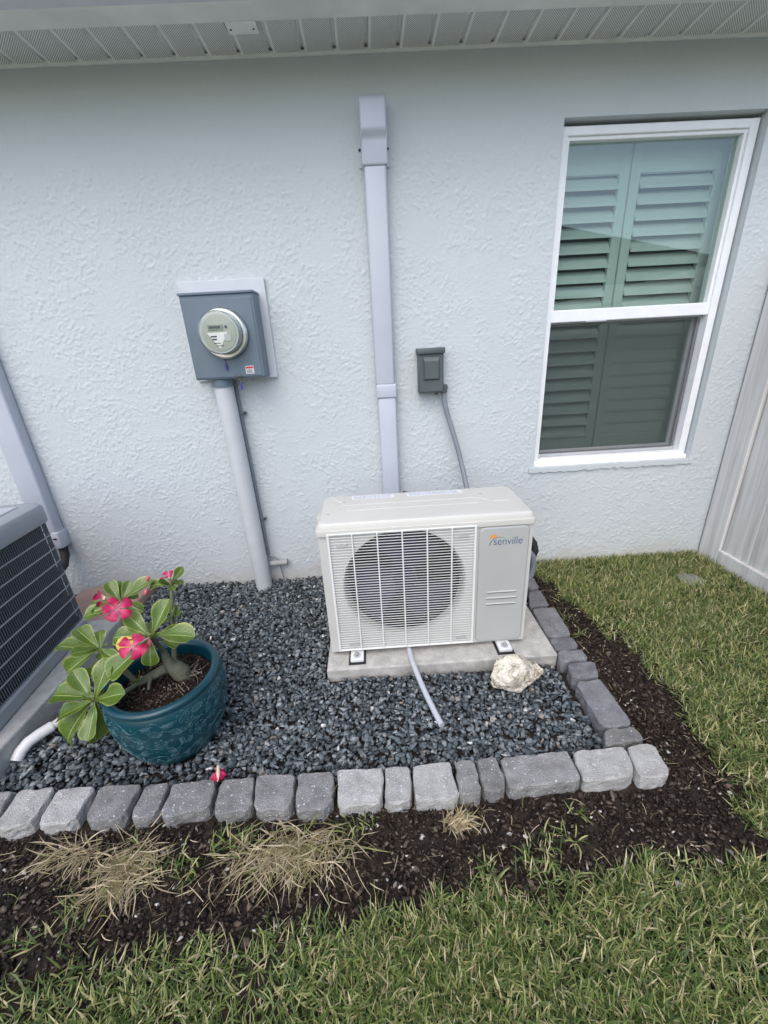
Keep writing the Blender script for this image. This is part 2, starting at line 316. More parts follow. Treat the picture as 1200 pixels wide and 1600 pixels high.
GLASS = mat_glass('window_glass', (.77, .84, .81), .08); SCREEN = mat_screen(); SHUTTER = simple('shutter_paint', (.76, .77, .76), .45, var=.03); ROOM = simple('room_shade', (.10, .11, .11), .9)
SASH = simple('screen_frame', (.44, .455, .47), .45, var=.06); LID = simple('green_grey_lid', (.20, .215, .18), .7, var=.3, vs_=20, bump=.3)
ROOF = simple('shingle', (.11, .10, .09), .9, var=.35, vs_=20, bump=.5, bs=30); HOUSE2 = simple('neighbour_stucco', (.60, .56, .49), .85, var=.08, bump=.3)

# ------------------------------------------------------------------ ground
g = MB().add([(-60, -60, -.04), (60, -60, -.04), (60, 60, -.04), (-60, 60, -.04)], [(0, 1, 2, 3)]).build('ground', GROUND, loc=(0, 0, -.04)); g['kind'] = 'structure'
def fbm(x, y, seed, s0=6.0):
    r = np.random.default_rng(seed); o = np.zeros_like(x)
    for k in range(26):
        s = s0*(1.7**(k//6)); a = r.uniform(0, 6.28); o += np.sin((x*np.cos(a)+y*np.sin(a))*s+r.uniform(0, 6.28))/(1.7**(k//6))
    return o/5.0
X0, X1, Y0, Y1, dS = -3.0, 2.06, -3.0, 0.0, .022
nx, ny = int((X1-X0)/dS)+1, int((Y1-Y0)/dS)+1
gx, gy = np.meshgrid(np.linspace(X0, X1, nx), np.linspace(Y0, Y1, ny))
def in_bed(x, y, e=0.0): return (x > -1.9-e) & (x < .86+e) & (y > -1.40-e)
def soil_h(x, y):
    h = .007*fbm(x, y, 3, 9)+.0045*fbm(x, y, 5, 70)
    return np.where(in_bed(x, y), -.012, h-.004)
gz = soil_h(gx, gy)
vv = np.stack([gx.ravel(), gy.ravel(), gz.ravel()], 1); ff = []
idx = np.arange(nx*ny).reshape(ny, nx)
q = np.stack([idx[:-1, :-1].ravel(), idx[:-1, 1:].ravel(), idx[1:, 1:].ravel(), idx[1:, :-1].ravel()], 1)
me = bpy.data.meshes.new('soil'); me.from_pydata(vv.tolist(), [], q.tolist()); me.materials.append(SOIL); me.polygons.foreach_set('use_smooth', [True]*len(me.polygons))
so = bpy.data.objects.new('soil', me); col.objects.link(so); so['kind'] = 'structure'

# ------------------------------------------------------------------ house: wall, eave, window
house = thing('house', 'white stucco house wall with vented soffit and a tall window', 'house', (0, 0, 0))
WX0, WX1, WZ0, WZ1 = .941, 1.876, .640, 2.250          # rough opening
def vnoise(U, W, cell, seed):
    """smooth lattice noise in 0..1"""
    q = np.random.default_rng(seed); U = U/cell; W = W/cell; u0 = np.floor(U.min()); w0 = np.floor(W.min())
    U = U-u0; W = W-w0; T = q.random((int(W.max())+3, int(U.max())+3)); a = U.astype(int); b = W.astype(int); fu = U-a; fw = W-b
    fu = fu*fu*(3-2*fu); fw = fw*fw*(3-2*fw)
    return (T[b, a]*(1-fu)+T[b, a+1]*fu)*(1-fw)+(T[b+1, a]*(1-fu)+T[b+1, a+1]*fu)*fw
GXS = np.arange(-2.7, 2.075, .0052); GZS = np.arange(-.05, 2.50, .0052)
for g_, vals in ((GXS, (WX0, WX1)), (GZS, (WZ0, WZ1))):
    for v_ in vals: g_[np.argmin(np.abs(g_-v_))] = v_
U, W = np.meshgrid(GXS, GZS); wu = U+.008*vnoise(U, W, .02, 1)+.03*vnoise(U, W, .11, 2); ww = W+.008*vnoise(U, W, .02, 3)+.03*vnoise(U, W, .11, 4)
n1_ = .5*vnoise(wu, ww, .0105, 5)+.5*vnoise(wu, ww, .0062, 6); n2_ = .6*vnoise(wu, ww*.35, .014, 7)+.4*vnoise(wu, ww*.35, .008, 8)
top_ = np.clip((W-2.12)/.16, 0, 1); nn_ = n1_*(1-top_)+n2_*top_
patch_ = np.clip((.5*vnoise(U, W, .085, 9)+.3*vnoise(U, W, .21, 10)+.2*vnoise(U, W, .04, 11)-.27)/.22, .2, 1)
blob_ = np.clip((nn_-.50)/.20, 0, 1); HH = patch_*blob_*.0029*(1-.5*top_)+.0009*vnoise(U, W, .05, 12)+.0009*vnoise(U, W, .0065, 13)
edge_ = np.minimum(1, np.minimum.reduce([np.maximum(np.maximum(WX0-U, U-WX1), np.maximum(WZ0-W, W-WZ1))/.012+.0]).clip(0, 1)); HH = HH*edge_
nu, nw = len(GXS), len(GZS); ii = np.arange(nu*nw).reshape(nw, nu)
qd = np.stack([ii[:-1, :-1], ii[:-1, 1:], ii[1:, 1:], ii[1:, :-1]], -1)
hole = (U[:-1, :-1] >= WX0-1e-6) & (U[:-1, 1:] <= WX1+1e-6) & (W[:-1, :-1] >= WZ0-1e-6) & (W[1:, :-1] <= WZ1+1e-6)
F_ = qd[~hole]; me = bpy.data.meshes.new('wall'); V_ = np.stack([U.ravel(), -HH.ravel(), W.ravel()], 1)
me.vertices.add(len(V_)); me.vertices.foreach_set('co', V_.astype(np.float32).ravel()); me.loops.add(F_.size); me.loops.foreach_set('vertex_index', F_.astype(np.int32).ravel()); me.polygons.add(len(F_))
me.polygons.foreach_set('loop_start', np.arange(0, F_.size, 4, dtype=np.int32)); me.polygons.foreach_set('use_smooth', np.ones(len(F_), dtype=bool)); me.update(calc_edges=True); me.materials.append(STUCCO)
wo = bpy.data.objects.new('wall', me); col.objects.link(wo); wo.parent = house
m = MB()
for (xa, xb, za, zb) in ((-3.4, -2.7, -.3, 2.62), (2.07, 3.2, -.3, 2.62), (-2.7, 2.07, 2.49, 2.62), (-2.7, 2.07, -.3, -.05)): m.add([(xa, 0, za), (xb, 0, za), (xb, 0, zb), (xa, 0, zb)], [(0, 1, 2, 3)])
D = .10
m.add([(WX0, 0, WZ0), (WX1, 0, WZ0), (WX1, 0, WZ1), (WX0, 0, WZ1), (WX0, D, WZ0), (WX1, D, WZ0), (WX1, D, WZ1), (WX0, D, WZ1)], [(0, 1, 5, 4), (1, 2, 6, 5), (2, 3, 7, 6), (3, 0, 4, 7)])
m.add([(-3.4, .2, -.3), (-3.4, .2, 2.62), (-3.4, 0, 2.62), (-3.4, 0, -.3)], [(0, 1, 2, 3)])
m.build('wall_return', STUCCO, house)
# eave
sof = B(-3.4, 3.2, -.20, -.196, 2.492, 2.53).build('soffit', SOFFIT, house)
MB().box(-3.4, 3.2, -.012, -.002, 2.486, 2.502).build('wall_channel', SOFFIT, sof)
PW = .131; pan = None
for k in range(-26, 25):
    x = k*PW+.016
    if pan is None:
        a, b = .052, .0655
        v = [(-a, 0, 0), (a, 0, 0), (b-.006, 0, .0), (b, 0, .016), (-b, 0, .016), (-b+.006, 0, 0)]
        f1 = MB(); yA, yB = -.195, -.006
        pts = [(-b, .016), (-b+.004, .0), (-a, 0), (a, 0), (b-.004-.012, 0), (b-.012, .016), (b, .016)]
        vv_ = [(p[0], y, p[1]) for y in (yA, yB) for p in pts]; n = len(pts)
        f1.add(vv_, [(i, i+1, n+i+1, n+i) for i in range(n-1)])
        pan = f1.build('soffit_panel', SOFFIT, sof, local=True); pan.data.materials.append(PERF); pan.data.polygons[2].material_index = 1
        pan.location = (x, 0, 2.495)
    else: share(pan, 'soffit_panel', sof, Matrix.Translation((x, 0, 2.495)))
MB().box(-3.4, 3.2, -.30, -.2003, 2.487, 2.50, .004).build('fascia_trim', FASCIA, house)
MB().box(-3.4, 3.2, -.318, -.3005, 2.478, 2.64, .003).build('fascia', FASCIA, house)
m = MB(); gp = [(-.320, 2.60), (-.320, 2.475), (-.395, 2.475), (-.425, 2.52), (-.432, 2.60), (-.428, 2.60), (-.421, 2.522), (-.393, 2.479), (-.324, 2.479), (-.324, 2.60)]
n = len(gp); m.add([(x, p[0], p[1]) for x in (-3.4, 3.2) for p in gp], [(i, (i+1) % n, n+(i+1) % n, n+i) for i in range(n)]); m.build('gutter', GUTTER, house)
m = MB(); m.add([(-3.5, -.36, 2.63), (3.3, -.36, 2.63), (3.3, 3.2, 3.9), (-3.5, 3.2, 3.9), (-3.5, -.36, 2.60), (3.3, -.36, 2.60), (3.3, 3.2, 3.87), (-3.5, 3.2, 3.87)],
                [(0, 1, 2, 3), (4, 5, 6, 7), (0, 1, 5, 4), (1, 2, 6, 5), (2, 3, 7, 6), (3, 0, 4, 7)]); m.build('roof', ROOF, house)
# little plate screwed to the soffit
pl = B(-.448, -.335, -.208, -.143, 2.484, 2.4925, .002).build('soffit_plate', SOFFIT, loc=(-.39, -.175, 2.484)); tag(pl, 'small flat patch plate with two screws on the soffit', 'plate')
for x in (-.435, -.35): MB().lathe((x, -.17, 2.4832), [(0.0001, 0), (.004, 0), (.004, .002)], 10).build('screw', BLACK, pl)

# window
win = bpy.data.objects.new('window', None); col.objects.link(win); win.parent = house; OFF['window'] = Vector((0, 0, 0))
FX0, FX1, FZ0, FZ1 = .947, 1.868, .655, 2.235
def frame_ring(x0, x1, z0, z1, wl_, wr, wb, wt, ya, yb, bev=.004):
    m = MB(); m.box(x0, x0+wl_, ya, yb, z0, z1, bev).box(x1-wr, x1, ya, yb, z0, z1, bev)
    m.box(x0+wl_-.002, x1-wr+.002, ya+.001, yb-.001, z0, z0+wb, bev).box(x0+wl_-.002, x1-wr+.002, ya+.001, yb-.001, z1-wt, z1, bev); return m
frame_ring(FX0, FX1, FZ0, FZ1, .034, .04, .03, .035, .022, .12).build('frame', VINYL, win)
frame_ring(FX0+.018, FX1-.02, 1.43, FZ1-.02, .030, .034, .045, .03, .034, .09).build('upper_sash', VINYL, win)
MB().box(FX0+.024, FX1-.03, .030, .08, 1.422, 1.482, .005).build('meeting_rail', VINYL, win)
MB().box(1.17, 1.28, .026, .031, 1.418, 1.4235).build('sash_latch', SASH, win)
frame_ring(FX0+.036, FX1-.042, FZ0+.032, 1.421, .012, .024, .026, .01, .060, .070, .002).build('screen_frame', SASH, win)
frame_ring(FX0+.036, FX1-.042, FZ0+.030, 1.425, .022, .03, .035, .02, .085, .118, .003).build('lower_sash', VINYL, win)
B(FX0+.046, FX1-.05, .060, .0605, FZ0+.05, 1.415).build('insect_screen', SCREEN, win)
B(FX0+.04, FX1-.048, .062, .066, 1.47, FZ1-.045).build('upper_pane', GLASS, win)
B(FX0+.05, FX1-.065, .098, .102, FZ0+.058, 1.41).build('lower_pane', GLASS, win)
for x in (FX0+.046, FX1-.056):
    k = frame_ring(x-.008, x+.008, FZ0+.036, FZ0+.052, .003, .003, .003, .003, .056, .0595, 0).build('screen_corner_clip', WHITE, win)
m = MB(); m.box(FX0-.005, FX1+.005, .006, .035, FZ0-.014, FZ0+.012, .004); m.build('sill_nose', VINYL, win)
for o_ in win.children: o_.location.y += .016
# stucco sill lip under the opening
m = MB(); N_ = 40
for i in range(N_):
    xa = WX0-.03+(WX1-WX0+.045)*i/N_; xb = WX0-.03+(WX1-WX0+.045)*(i+1)/N_; 
    j = random.uniform(-.004, .004); m.box(xa, xb+.001, -.012+j*.4, .03, WZ0-.022+j, WZ0+.004+j*.3)
m.build('sill', STUCCO, win)
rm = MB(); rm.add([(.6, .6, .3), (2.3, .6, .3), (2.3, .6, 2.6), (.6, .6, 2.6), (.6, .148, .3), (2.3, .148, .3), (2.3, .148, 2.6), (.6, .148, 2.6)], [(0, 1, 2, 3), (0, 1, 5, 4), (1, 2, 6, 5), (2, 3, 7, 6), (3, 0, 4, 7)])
rm.build('room', ROOM, win)  # dark backing box, its colour stands in for the unlit interior
def shutter(x0, x1, tilt_up, tilt_lo, label):
    t = thing('plantation_shutter', label, 'shutter', ((x0+x1)/2, .200, .66), 0, 'shutter leaves behind the window glass')
    st = .05; ya, yb = .185, .215
    m = MB().box(x0, x0+st, ya, yb, .66, 2.24, .004).box(x1-st, x1, ya, yb, .66, 2.24, .004)
    for (a, b) in ((.66, .775), (1.405, 1.475), (2.095, 2.24)): m.box(x0+st-.002, x1-st+.002, ya+.001, yb-.001, a, b, .004)
    m.build('leaf_frame', SHUTTER, t)
    W = (x1-x0-2*st)-.006; lm = None
    for (a, b, tl) in ((.775, 1.405, tilt_lo), (1.475, 2.095, tilt_up)):
        n = 9; p = (b-a)/n
        for i in range(n):
            z = a+p*(i+.5)
            if lm is None:
                q = MB(); pr = [(-.041, 0), (-.028, .0045), (0, .0058), (.028, .0045), (.041, 0), (.028, -.0045), (0, -.0058), (-.028, -.0045)]
                q.add([(s*W/2, p2[1], p2[0]) for s in (-1, 1) for p2 in pr], [(k, (k+1) % 8, 8+(k+1) % 8, 8+k) for k in range(8)]+[tuple(range(8)), tuple(range(8, 16))])
                lo = q.build('louver', SHUTTER, t, local=True); lm = lo.data
            else: lo = bpy.data.objects.new('louver', lm); col.objects.link(lo); lo.parent = t
            lo.location = (0, 0, z-.66); lo.rotation_euler = (tl+random.uniform(-.02, .02), 0, 0)
    return t
shutter(.985, 1.375, R(-38), R(-38), 'left white shutter leaf with open tilted louvers behind the glass')
shutter(1.381, 1.868, R(-36), R(-8), 'right white shutter leaf with its lower louvers closed')

# ------------------------------------------------------------------ fence at the right
fn = thing('vinyl_fence', 'grey wood-grain vinyl privacy fence meeting the house wall', 'fence', (2.07, 0, 0))
B(2.07, 2.19, -.155, -.012, -.05, 1.74, .004).build('post', FENCE, fn)
B(2.068, 2.13, -2.6, -.158, .0, .098, .006).build('bottom_rail', FENCE, fn)
B(2.068, 2.13, -2.6, -.158, 1.60, 1.70, .006).build('top_rail', FENCE, fn)
fb = None
for i in range(13):
    ya = -.160-.178*i
    if fb is None:
        q = MB(); pr = [(.004, 0), (0, -.005), (0, -.172), (.006, -.177), (.020, -.177), (.020, 0)]
        q.add([(p[0], p[1], z) for z in (.09, 1.61) for p in pr], [(k, (k+1) % 6, 6+(k+1) % 6, 6+k) for k in range(6)]+[tuple(range(6)), tuple(range(6, 12))])
        fb = q.build('board', FENCE, fn, local=True); fb.location = (.016, ya, 0)
    else: share(fb, 'board', fn, Matrix.Translation((.016, ya, 0)))

# ------------------------------------------------------------------ electric meter
bb = B(-.892, -.476, -.022, -.002, 1.232, 1.692, .003).build('meter_backboard', BOARD); tag(bb, 'white painted backing board behind the grey meter box', 'board')
mt = thing('electric_meter', 'grey electric meter box with round glass meter and red label', 'meter', (-.68, -.023, 1.243))
B(-.855, -.512, -.135, -.024, 1.243, 1.618, .006).build('box', GREY_METAL, mt)
B(-.858, -.509, -.142, -.024, 1.616, 1.628, .003).build('hood', GREY_METAL, mt)
B(-.846, -.524, -.1385, -.1355, 1.252, 1.600, .002).build('cover', GREY_METAL, mt)
mc = (-.672, -.1385, 1.449)
MB().lathe(mc, [(.108, 0), (.113, .006), (.113, .022), (.106, .030), (.094, .030), (.093, .0)], 56, 'y').build('ring', SILVER, mt, True)
MB().lathe(mc, [(.090, .0), (.090, .075), (.088, .08), (.001, .08)], 56, 'y').build('meter_body', METER_BODY, mt, True)
fc = MB().lathe((mc[0], mc[1]-.082, mc[2]), [(.0001, 0), (.078, 0), (.078, -.004)], 48, 'y').build('dial_face', METER_FACE, mt)
fy = mc[1]-.083
B(mc[0]-.046, mc[0]+.022, fy-.003, fy, mc[2]+.012, mc[2]+.034).build('display', LCD, fc)
B(mc[0]-.040, mc[0]+.012, fy-.0036, fy-.0032, mc[2]+.018, mc[2]+.0285).build('digits', INK, fc)
MB().lathe((mc[0]+.036, fy, mc[2]+.024), [(.0001, .002), (.006, .002), (.006, 0)], 14, 'y').build('sensor', INK, fc)
mm = MB()
for (a, b, c, d) in ((-.04, -.012, -.018, -.012), (-.036, -.014, -.03, -.024), (-.03, 0, -.045, -.042), (-.02, .012, -.056, -.053)): mm.box(mc[0]+a, mc[0]+b, fy-.0012, fy-.0006, mc[2]+c, mc[2]+d)
mm.build('print', INK, fc)
mm = MB(); mm.add([(mc[0]-.055, fy-.0005, mc[2]+.002), (mc[0]+.04, fy-.0005, mc[2]+.002), (mc[0]-.005, fy-.0005, mc[2]-.068)], [(0, 1, 2)]); mm.build('white_panel', WHITE, fc)
B(mc[0]+.022, mc[0]+.052, fy-.001, fy-.0004, mc[2]-.036, mc[2]-.006).build('grey_window', METER_BODY, fc)
MB().lathe(mc, [(.0925, .03), (.0925, .092), (.090, .100), (.083, .104), (.0001, .1045)], 56, 'y').build('glass_dome', METER_GLASS, mt, True)
B(-.602, -.561, -.1412, -.1395, 1.262, 1.299).build('warning_label', WHITE, mt); lb = [o for o in house.children if 0]
B(-.600, -.563, -.1418, -.1414, 1.286, 1.296).build('label_band', RED, mt)
mm = MB()
for k in range(4): mm.box(-.598, -.565-(k % 2)*.006, -.1418, -.1414, 1.266+.0045*k, 1.268+.0045*k)
mm.build('label_print', INK, mt)
MB().tube([(-.695, -.145, 1.345), (-.694, -.147, 1.32), (-.692, -.146, 1.305)], .0022, 6).build('seal_wire', COPPER, mt)
B(-.696, -.688, -.150, -.142, 1.283, 1.312, .002).build('seal_tag', BLUE_TAG, mt)
MB().tube([(-.655, -.139, 1.262), (-.648, -.152, 1.252), (-.630, -.155, 1.256), (-.622, -.140, 1.250)], .004, 7).build('hasp', COPPER, mt)
B(-.640, -.630, -.150, -.141, 1.190, 1.222, .002).build('seal_tag', BLUE_TAG, mt); MB().tube([(-.636, -.145, 1.25), (-.634, -.147, 1.222)], .002, 6).build('seal_wire', COPPER, mt)
mm = thing('meter_conduit', 'thick white painted conduit running from the meter into the gravel', 'conduit', (-.745, -.07, 0))
MB().tube([(-.748, -.07, 1.21), (-.738, -.070, .6), (-.73, -.072, -.03)], .048, 28).build('pipe', PVC_PAINT, mm, True)
MB().tube([(-.748, -.07, 1.2425), (-.748, -.07, 1.205)], .055, 28).build('coupling', GREY_METAL, mm, True)
gc = thing('ground_wire_conduit', 'thin grey conduit beside the thick white pipe', 'conduit', (-.69, -.02, .19))
MB().tube([(-.706, -.014, 1.232), (-.70, -.0135, .8), (-.690, -.0135, .195)], .0105, 14).build('pipe', GREY_PIPE, gc, True)
MB().tube([(-.690, -.0135, .2), (-.685, -.02, .182), (-.655, -.024, .178), (-.635, -.026, .165), (-.628, -.026, .15)], .0042, 8).build('wire', GREY_PIPE, gc, True)
MB().tube([(-.625, -.026, .125), (-.618, -.026, .06), (-.612, -.028, -.01)], .0042, 8).build('wire', GREY_PIPE, gc, True)
for z in (1.06, .44):
    x = -.703+(1.232-z)*.0125; MB().box(x-.014, x+.03, -.027, -.003, z-.006, z+.006, .002).build('strap', GREY_PIPE, gc); MB().lathe((x+.024, -.028, z), [(.0001, .004), (.006, .004), (.006, 0)], 10, 'y').build('screw', BLACK, gc)
bx = MB().tube([(-.682, -.030, .138), (-.585, -.032, .143)], .0175, 18).tube([(-.585, -.032, .143), (-.575, -.032, .1435)], .0195, 18).build('bonding_bar', CONC2, None, True); tag(bx, 'short grey cylinder at the foot of the wall beside the conduits', 'fitting')

# ------------------------------------------------------------------ line-set covers and disconnect
lc = thing('line_set_cover', 'tall pale plastic pipe cover running up the wall behind the air conditioner', 'pipe cover', (.09, 0, .1))
B(.044, .140, -.068, -.002, .05, 1.103, .012, 3).build('lower_channel', PVC_LILAC, lc, True)
B(.038, .137, -.068, -.002, 1.166, 2.10, .012, 3).build('upper_channel', PVC_LILAC, lc, True)
cp = B(.037, .146, -.074, -.002, 1.098, 1.170, .010, 3).build('coupler', PVC_LILAC, lc, True)
for x in (.044, .139): MB().lathe((x, -.066, 1.135), [(.0001, .010), (.004, .010), (.004, 0)], 8, 'y').build('screw', SASH, cp)
m = MB()   # wall inlet hood: deep at the top, stepping back to the channel
pr = [(-.002, 2.325), (-.075, 2.325), (-.098, 2.305), (-.100, 2.205), (-.078, 2.180), (-.076, 2.088), (-.002, 2.088)]
bm = bmesh.new(); A = [bm.verts.new((.031, p[0], p[1])) for p in pr]; A2 = [bm.verts.new((.143, p[0], p[1])) for p in pr]
bm.faces.new(A); bm.faces.new(A2[::-1])
for i in range(len(pr)): bm.faces.new((A[i], A2[i], A2[(i+1) % len(pr)], A[(i+1) % len(pr)]))
bmesh.ops.bevel(bm, geom=[e for e in bm.edges], offset=.009, segments=3, profile=.5, affect='EDGES', clamp_overlap=True); bm.verts.index_update()
m.add([v.co for v in bm.verts], [[v.index for v in f.verts] for f in bm.faces]); bm.free()
hd = m.build('wall_hood', PVC_LILAC, lc, True)
fl = B(.018, .156, -.010, -.002, 2.10, 2.31, .003).build('hood_flange', PVC_LILAC, lc)
for x in (.024, .150): MB().lathe((x, -.0105, 2.165), [(.0001, .004), (.005, .004), (.005, 0)], 10, 'y').build('screw', BLACK, fl)
lc2 = thing('line_set_cover', 'pale plastic pipe cover on the wall behind the grey condenser', 'pipe cover', (-1.92, 0, .36))
B(-1.985, -1.862, -.072, -.002, .40, 2.3, .012, 3).build('channel', PVC_LILAC, lc2, True)
B(-1.993, -1.853, -.080, -.002, .352, .452, .006, 2).build('end_collar', PVC_LILAC, lc2, True)
B(-1.885, -1.868, -.085, -.0802, .412, .420).build('slot', BLACK, lc2)
ins = MB().tube([(-1.885, -.035, .37), (-1.88, -.05, .30), (-1.875, -.09, .25), (-1.87, -.2, .22), (-1.86, -.42, .22)], .024, 14).build('refrigerant_line', BLACK, None, True); tag(ins, 'black insulated pipe dropping out of the left pipe cover', 'pipe')

ds = thing('disconnect_box', 'small grey electrical disconnect box with hinged cover on the wall', 'electrical box', (.325, 0, 1.11))
B(.262, .392, -.075, -.002, 1.112, 1.318, .006).build('enclosure', GREY_DARK, ds, True)
B(.255, .397, -.094, -.002, 1.306, 1.335, .005).build('hood', GREY_DARK, ds, True)
m = MB(); a = (.268, .386, 1.122, 1.304); b = (.284, .370, 1.178, 1.292); c = (.292, .362, 1.186, 1.272)
def ring4(q, y): return [(q[0], y, q[2]), (q[1], y, q[2]), (q[1], y, q[3]), (q[0], y, q[3])]
m.add(ring4(a, -.0755)+ring4(a, -.080)+ring4(b, -.080)+ring4(c, -.092), [(i+4*k, (i+1) % 4+4*k, (i+1) % 4+4*k+4, i+4*k+4) for k in range(3) for i in range(4)]+[(12, 13, 14, 15)])
m.build('door', GREY_DARK, ds)
B(.345, .362, -.084, -.070, 1.104, 1.114, .002).build('hasp', BLACK, ds)
MB().tube([(.398, -.04, 1.150), (.398, -.04, 1.108)], .019, 16).tube([(.398, -.04, 1.14), (.398, -.04, 1.128)], .023, 6).build('connector', GREY_DARK, ds)
whp = MB().tube([(.398, -.04, 1.112), (.402, -.042, 1.06), (.418, -.048, .99), (.446, -.06, .90), (.476, -.078, .79), (.497, -.105, .69), (.510, -.15, .60), (.53, -.24, .50), (.55, -.36, .46), (.56, -.456, .45)], .0135, 14).build('power_whip', GREY_PIPE, None, True)
tag(whp, 'grey flexible cable curving from disconnect box to air conditioner', 'cable')

# ------------------------------------------------------------------ mini split outdoor unit
pd = B(-.262, .758, -.888, -.36, -.03, .052, .006, 2).build('concrete_pad', CONC); tag(pd, 'pale concrete slab under the white air conditioner', 'slab')
ac = thing('outdoor_air_conditioner', 'white outdoor air conditioner with round fan grille on a slab', 'air conditioner', (.195, -.63, .053))
AX0, AX1, AYF, AYB, AZ0, AZ1 = -.243, .632, -.800, -.465, .076, .66
m = MB().box(AX0, AX0+.012, AYF+.004, AYB, AZ0, AZ1).box(AX1-.012, AX1, AYF+.004, AYB, AZ0, AZ1).box(AX0+.012, AX1-.012, AYB-.012, AYB-.001, AZ0, AZ1).box(AX0+.012, AX1-.012, AYF+.006, AYB-.012, AZ0+.001, AZ0+.012)
m.build('casing', AC_BODY, ac)
# front plate with the round opening
CX, CZ, CR = .100, .405, .262; rx0, rx1, rz0, rz1 = AX0, .402, AZ0, AZ1+.006
m = MB(); angs = sorted([2*math.pi*k/72 for k in range(72)]+[math.atan2(z-CZ, x-CX) % (2*math.pi) for x in (rx0, rx1) for z in (rz0, rz1)]); outer = []
for a_ in angs:
    dx, dz = math.cos(a_), math.sin(a_); tt = min([((rx1 if dx > 0 else rx0)-CX)/dx if abs(dx) > 1e-6 else 9, ((rz1 if dz > 0 else rz0)-CZ)/dz if abs(dz) > 1e-6 else 9]); outer.append((CX+dx*tt, CZ+dz*tt))
n = len(angs); V = [(p[0], AYF, p[1]) for p in outer]+[(CX+CR*math.cos(a_), AYF, CZ+CR*math.sin(a_)) for a_ in angs]+[(CX+(CR-.006)*math.cos(a_), AYF+.010, CZ+(CR-.006)*math.sin(a_)) for a_ in angs]+[(CX+(CR-.02)*math.cos(a_), AYF+.10, CZ+(CR-.02)*math.sin(a_)) for a_ in angs]
m.add(V, [(i+k*n, (i+1) % n+k*n, (i+1) % n+(k+1)*n, i+(k+1)*n) for k in range(3) for i in range(n)])
m.add([(.402, AYF, AZ0), (AX1, AYF, AZ0), (AX1, AYF, AZ1+.006), (.402, AYF, AZ1+.006)], [(0, 1, 2, 3)])
m.add([(AX0, AYF, AZ0), (AX1, AYF, AZ0), (AX1, AYF+.004, AZ0), (AX0, AYF+.004, AZ0)], [(0, 1, 2, 3)])
for x in (AX0, AX1): m.add([(x, AYF, AZ0), (x, AYF+.004, AZ0), (x, AYF+.004, AZ1), (x, AYF, AZ1)], [(0, 1, 2, 3)])
fp = m.build('front_plate', AC_BODY, ac)
MB().lathe((CX, AYF+.02, CZ), [(CR-.024, -.005), (CR-.028, -.16), (.001, -.165)], 48, 'y').build('fan_shroud', CAVITY, ac, True)
fan = MB().lathe((CX, AYF+.06, CZ), [(.001, .02), (.05, .018), (.056, 0), (.056, -.05)], 32, 'y').build('fan', FAN, ac, True)
for k in range(3):
    q = MB(); v = []; f = []
    for i in range(7):
        rr = .045+.185*i/6
        for j in range(9):
            s = j/8; ang = k*2.0944+.5+s*1.45+.25*(i/6)**2
            v.append((CX+rr*math.cos(ang), AYF+.085-.06*s+.012*math.sin(3*s), CZ+rr*math.sin(ang)))
    for i in range(6):
        for j in range(8): f.append((i*9+j, i*9+j+1, (i+1)*9+j+1, (i+1)*9+j))
    q.add(v, f).build('blade', FAN, fan, 'all')
B(.0, .19, AYF+.175, AYF+.178, .125, .15).build('inner_label', WHITE, ac)
# wire grille
GX0, GX1, GZ0, GZ1 = -.207, .398, .086, .668
m = MB(); nb = 46
for k in range(nb):
    z = GZ0+.006+(GZ1-GZ0-.012)*k/(nb-1); m.box(GX0+.006, GX1-.006, AYF-.0105, AYF-.0085, z-.0013, z+.0013)
gw = m.build('grille_wires', AC_GRILLE, ac); gw['kind'] = 'stuff'
gf = frame_ring(GX0, GX1, GZ0, GZ1, .009, .009, .007, .007, AYF-.014, AYF-.0005, .002).build('grille_frame', AC_GRILLE, ac)
for k in range(1, 6):
    x = GX0+(GX1-GX0)*k/6; B(x-.0028, x+.0028, AYF-.0155, AYF-.0085, GZ0+.006, GZ1-.006, .001).build('grille_bar', AC_GRILLE, ac)
for (x, z) in ((-.148, .615), (.345, .625), (-.135, .12), (.345, .12)):
    MB().add([(x-.028, AYF-.013, z-.006), (x-.012, AYF-.013, z+.008), (x, AYF-.013, z+.002), (x+.012, AYF-.013, z+.008), (x+.028, AYF-.013, z-.006), (x-.028, AYF-.0085, z-.006), (x-.012, AYF-.0085, z+.008), (x, AYF-.0085, z+.002), (x+.012, AYF-.0085, z+.008), (x+.028, AYF-.0085, z-.006)],
             [(0, 1, 2, 3, 4), (0, 1, 6, 5), (1, 2, 7, 6), (2, 3, 8, 7), (3, 4, 9, 8)]).build('grille_clip', METER_BODY, ac)
# service panel: raised rounded rectangle
def rrect(x0, x1, z0, z1, r, n=6):
    o = []
    for (cx, cz, a0) in ((x1-r, z1-r, 0), (x0+r, z1-r, 90), (x0+r, z0+r, 180), (x1-r, z0+r, 270)):
        for k in range(n+1): a_ = R(a0+90*k/n); o.append((cx+r*math.cos(a_), cz+r*math.sin(a_)))
    return o
def plate(x0, x1, z0, z1, r, lv):
    m = MB(); V = []; F = []; n = None
    for (d, y) in lv:
        P = rrect(x0+d, x1-d, z0+d, z1-d, max(r-d, .002)); n = len(P); V += [(p[0], y, p[1]) for p in P]
    for k in range(len(lv)-1): F += [(i+k*n, (i+1) % n+k*n, (i+1) % n+(k+1)*n, i+(k+1)*n) for i in range(n)]
    F.append(tuple((len(lv)-1)*n+i for i in range(n))); return m.add(V, F)
sp_ = plate(.409, .618, .082, .655, .026, [(0, AYF-.0005), (.002, AYF-.006), (.006, AYF-.0095), (.011, AYF-.0098)]).build('service_panel', AC_PANEL, ac, True)
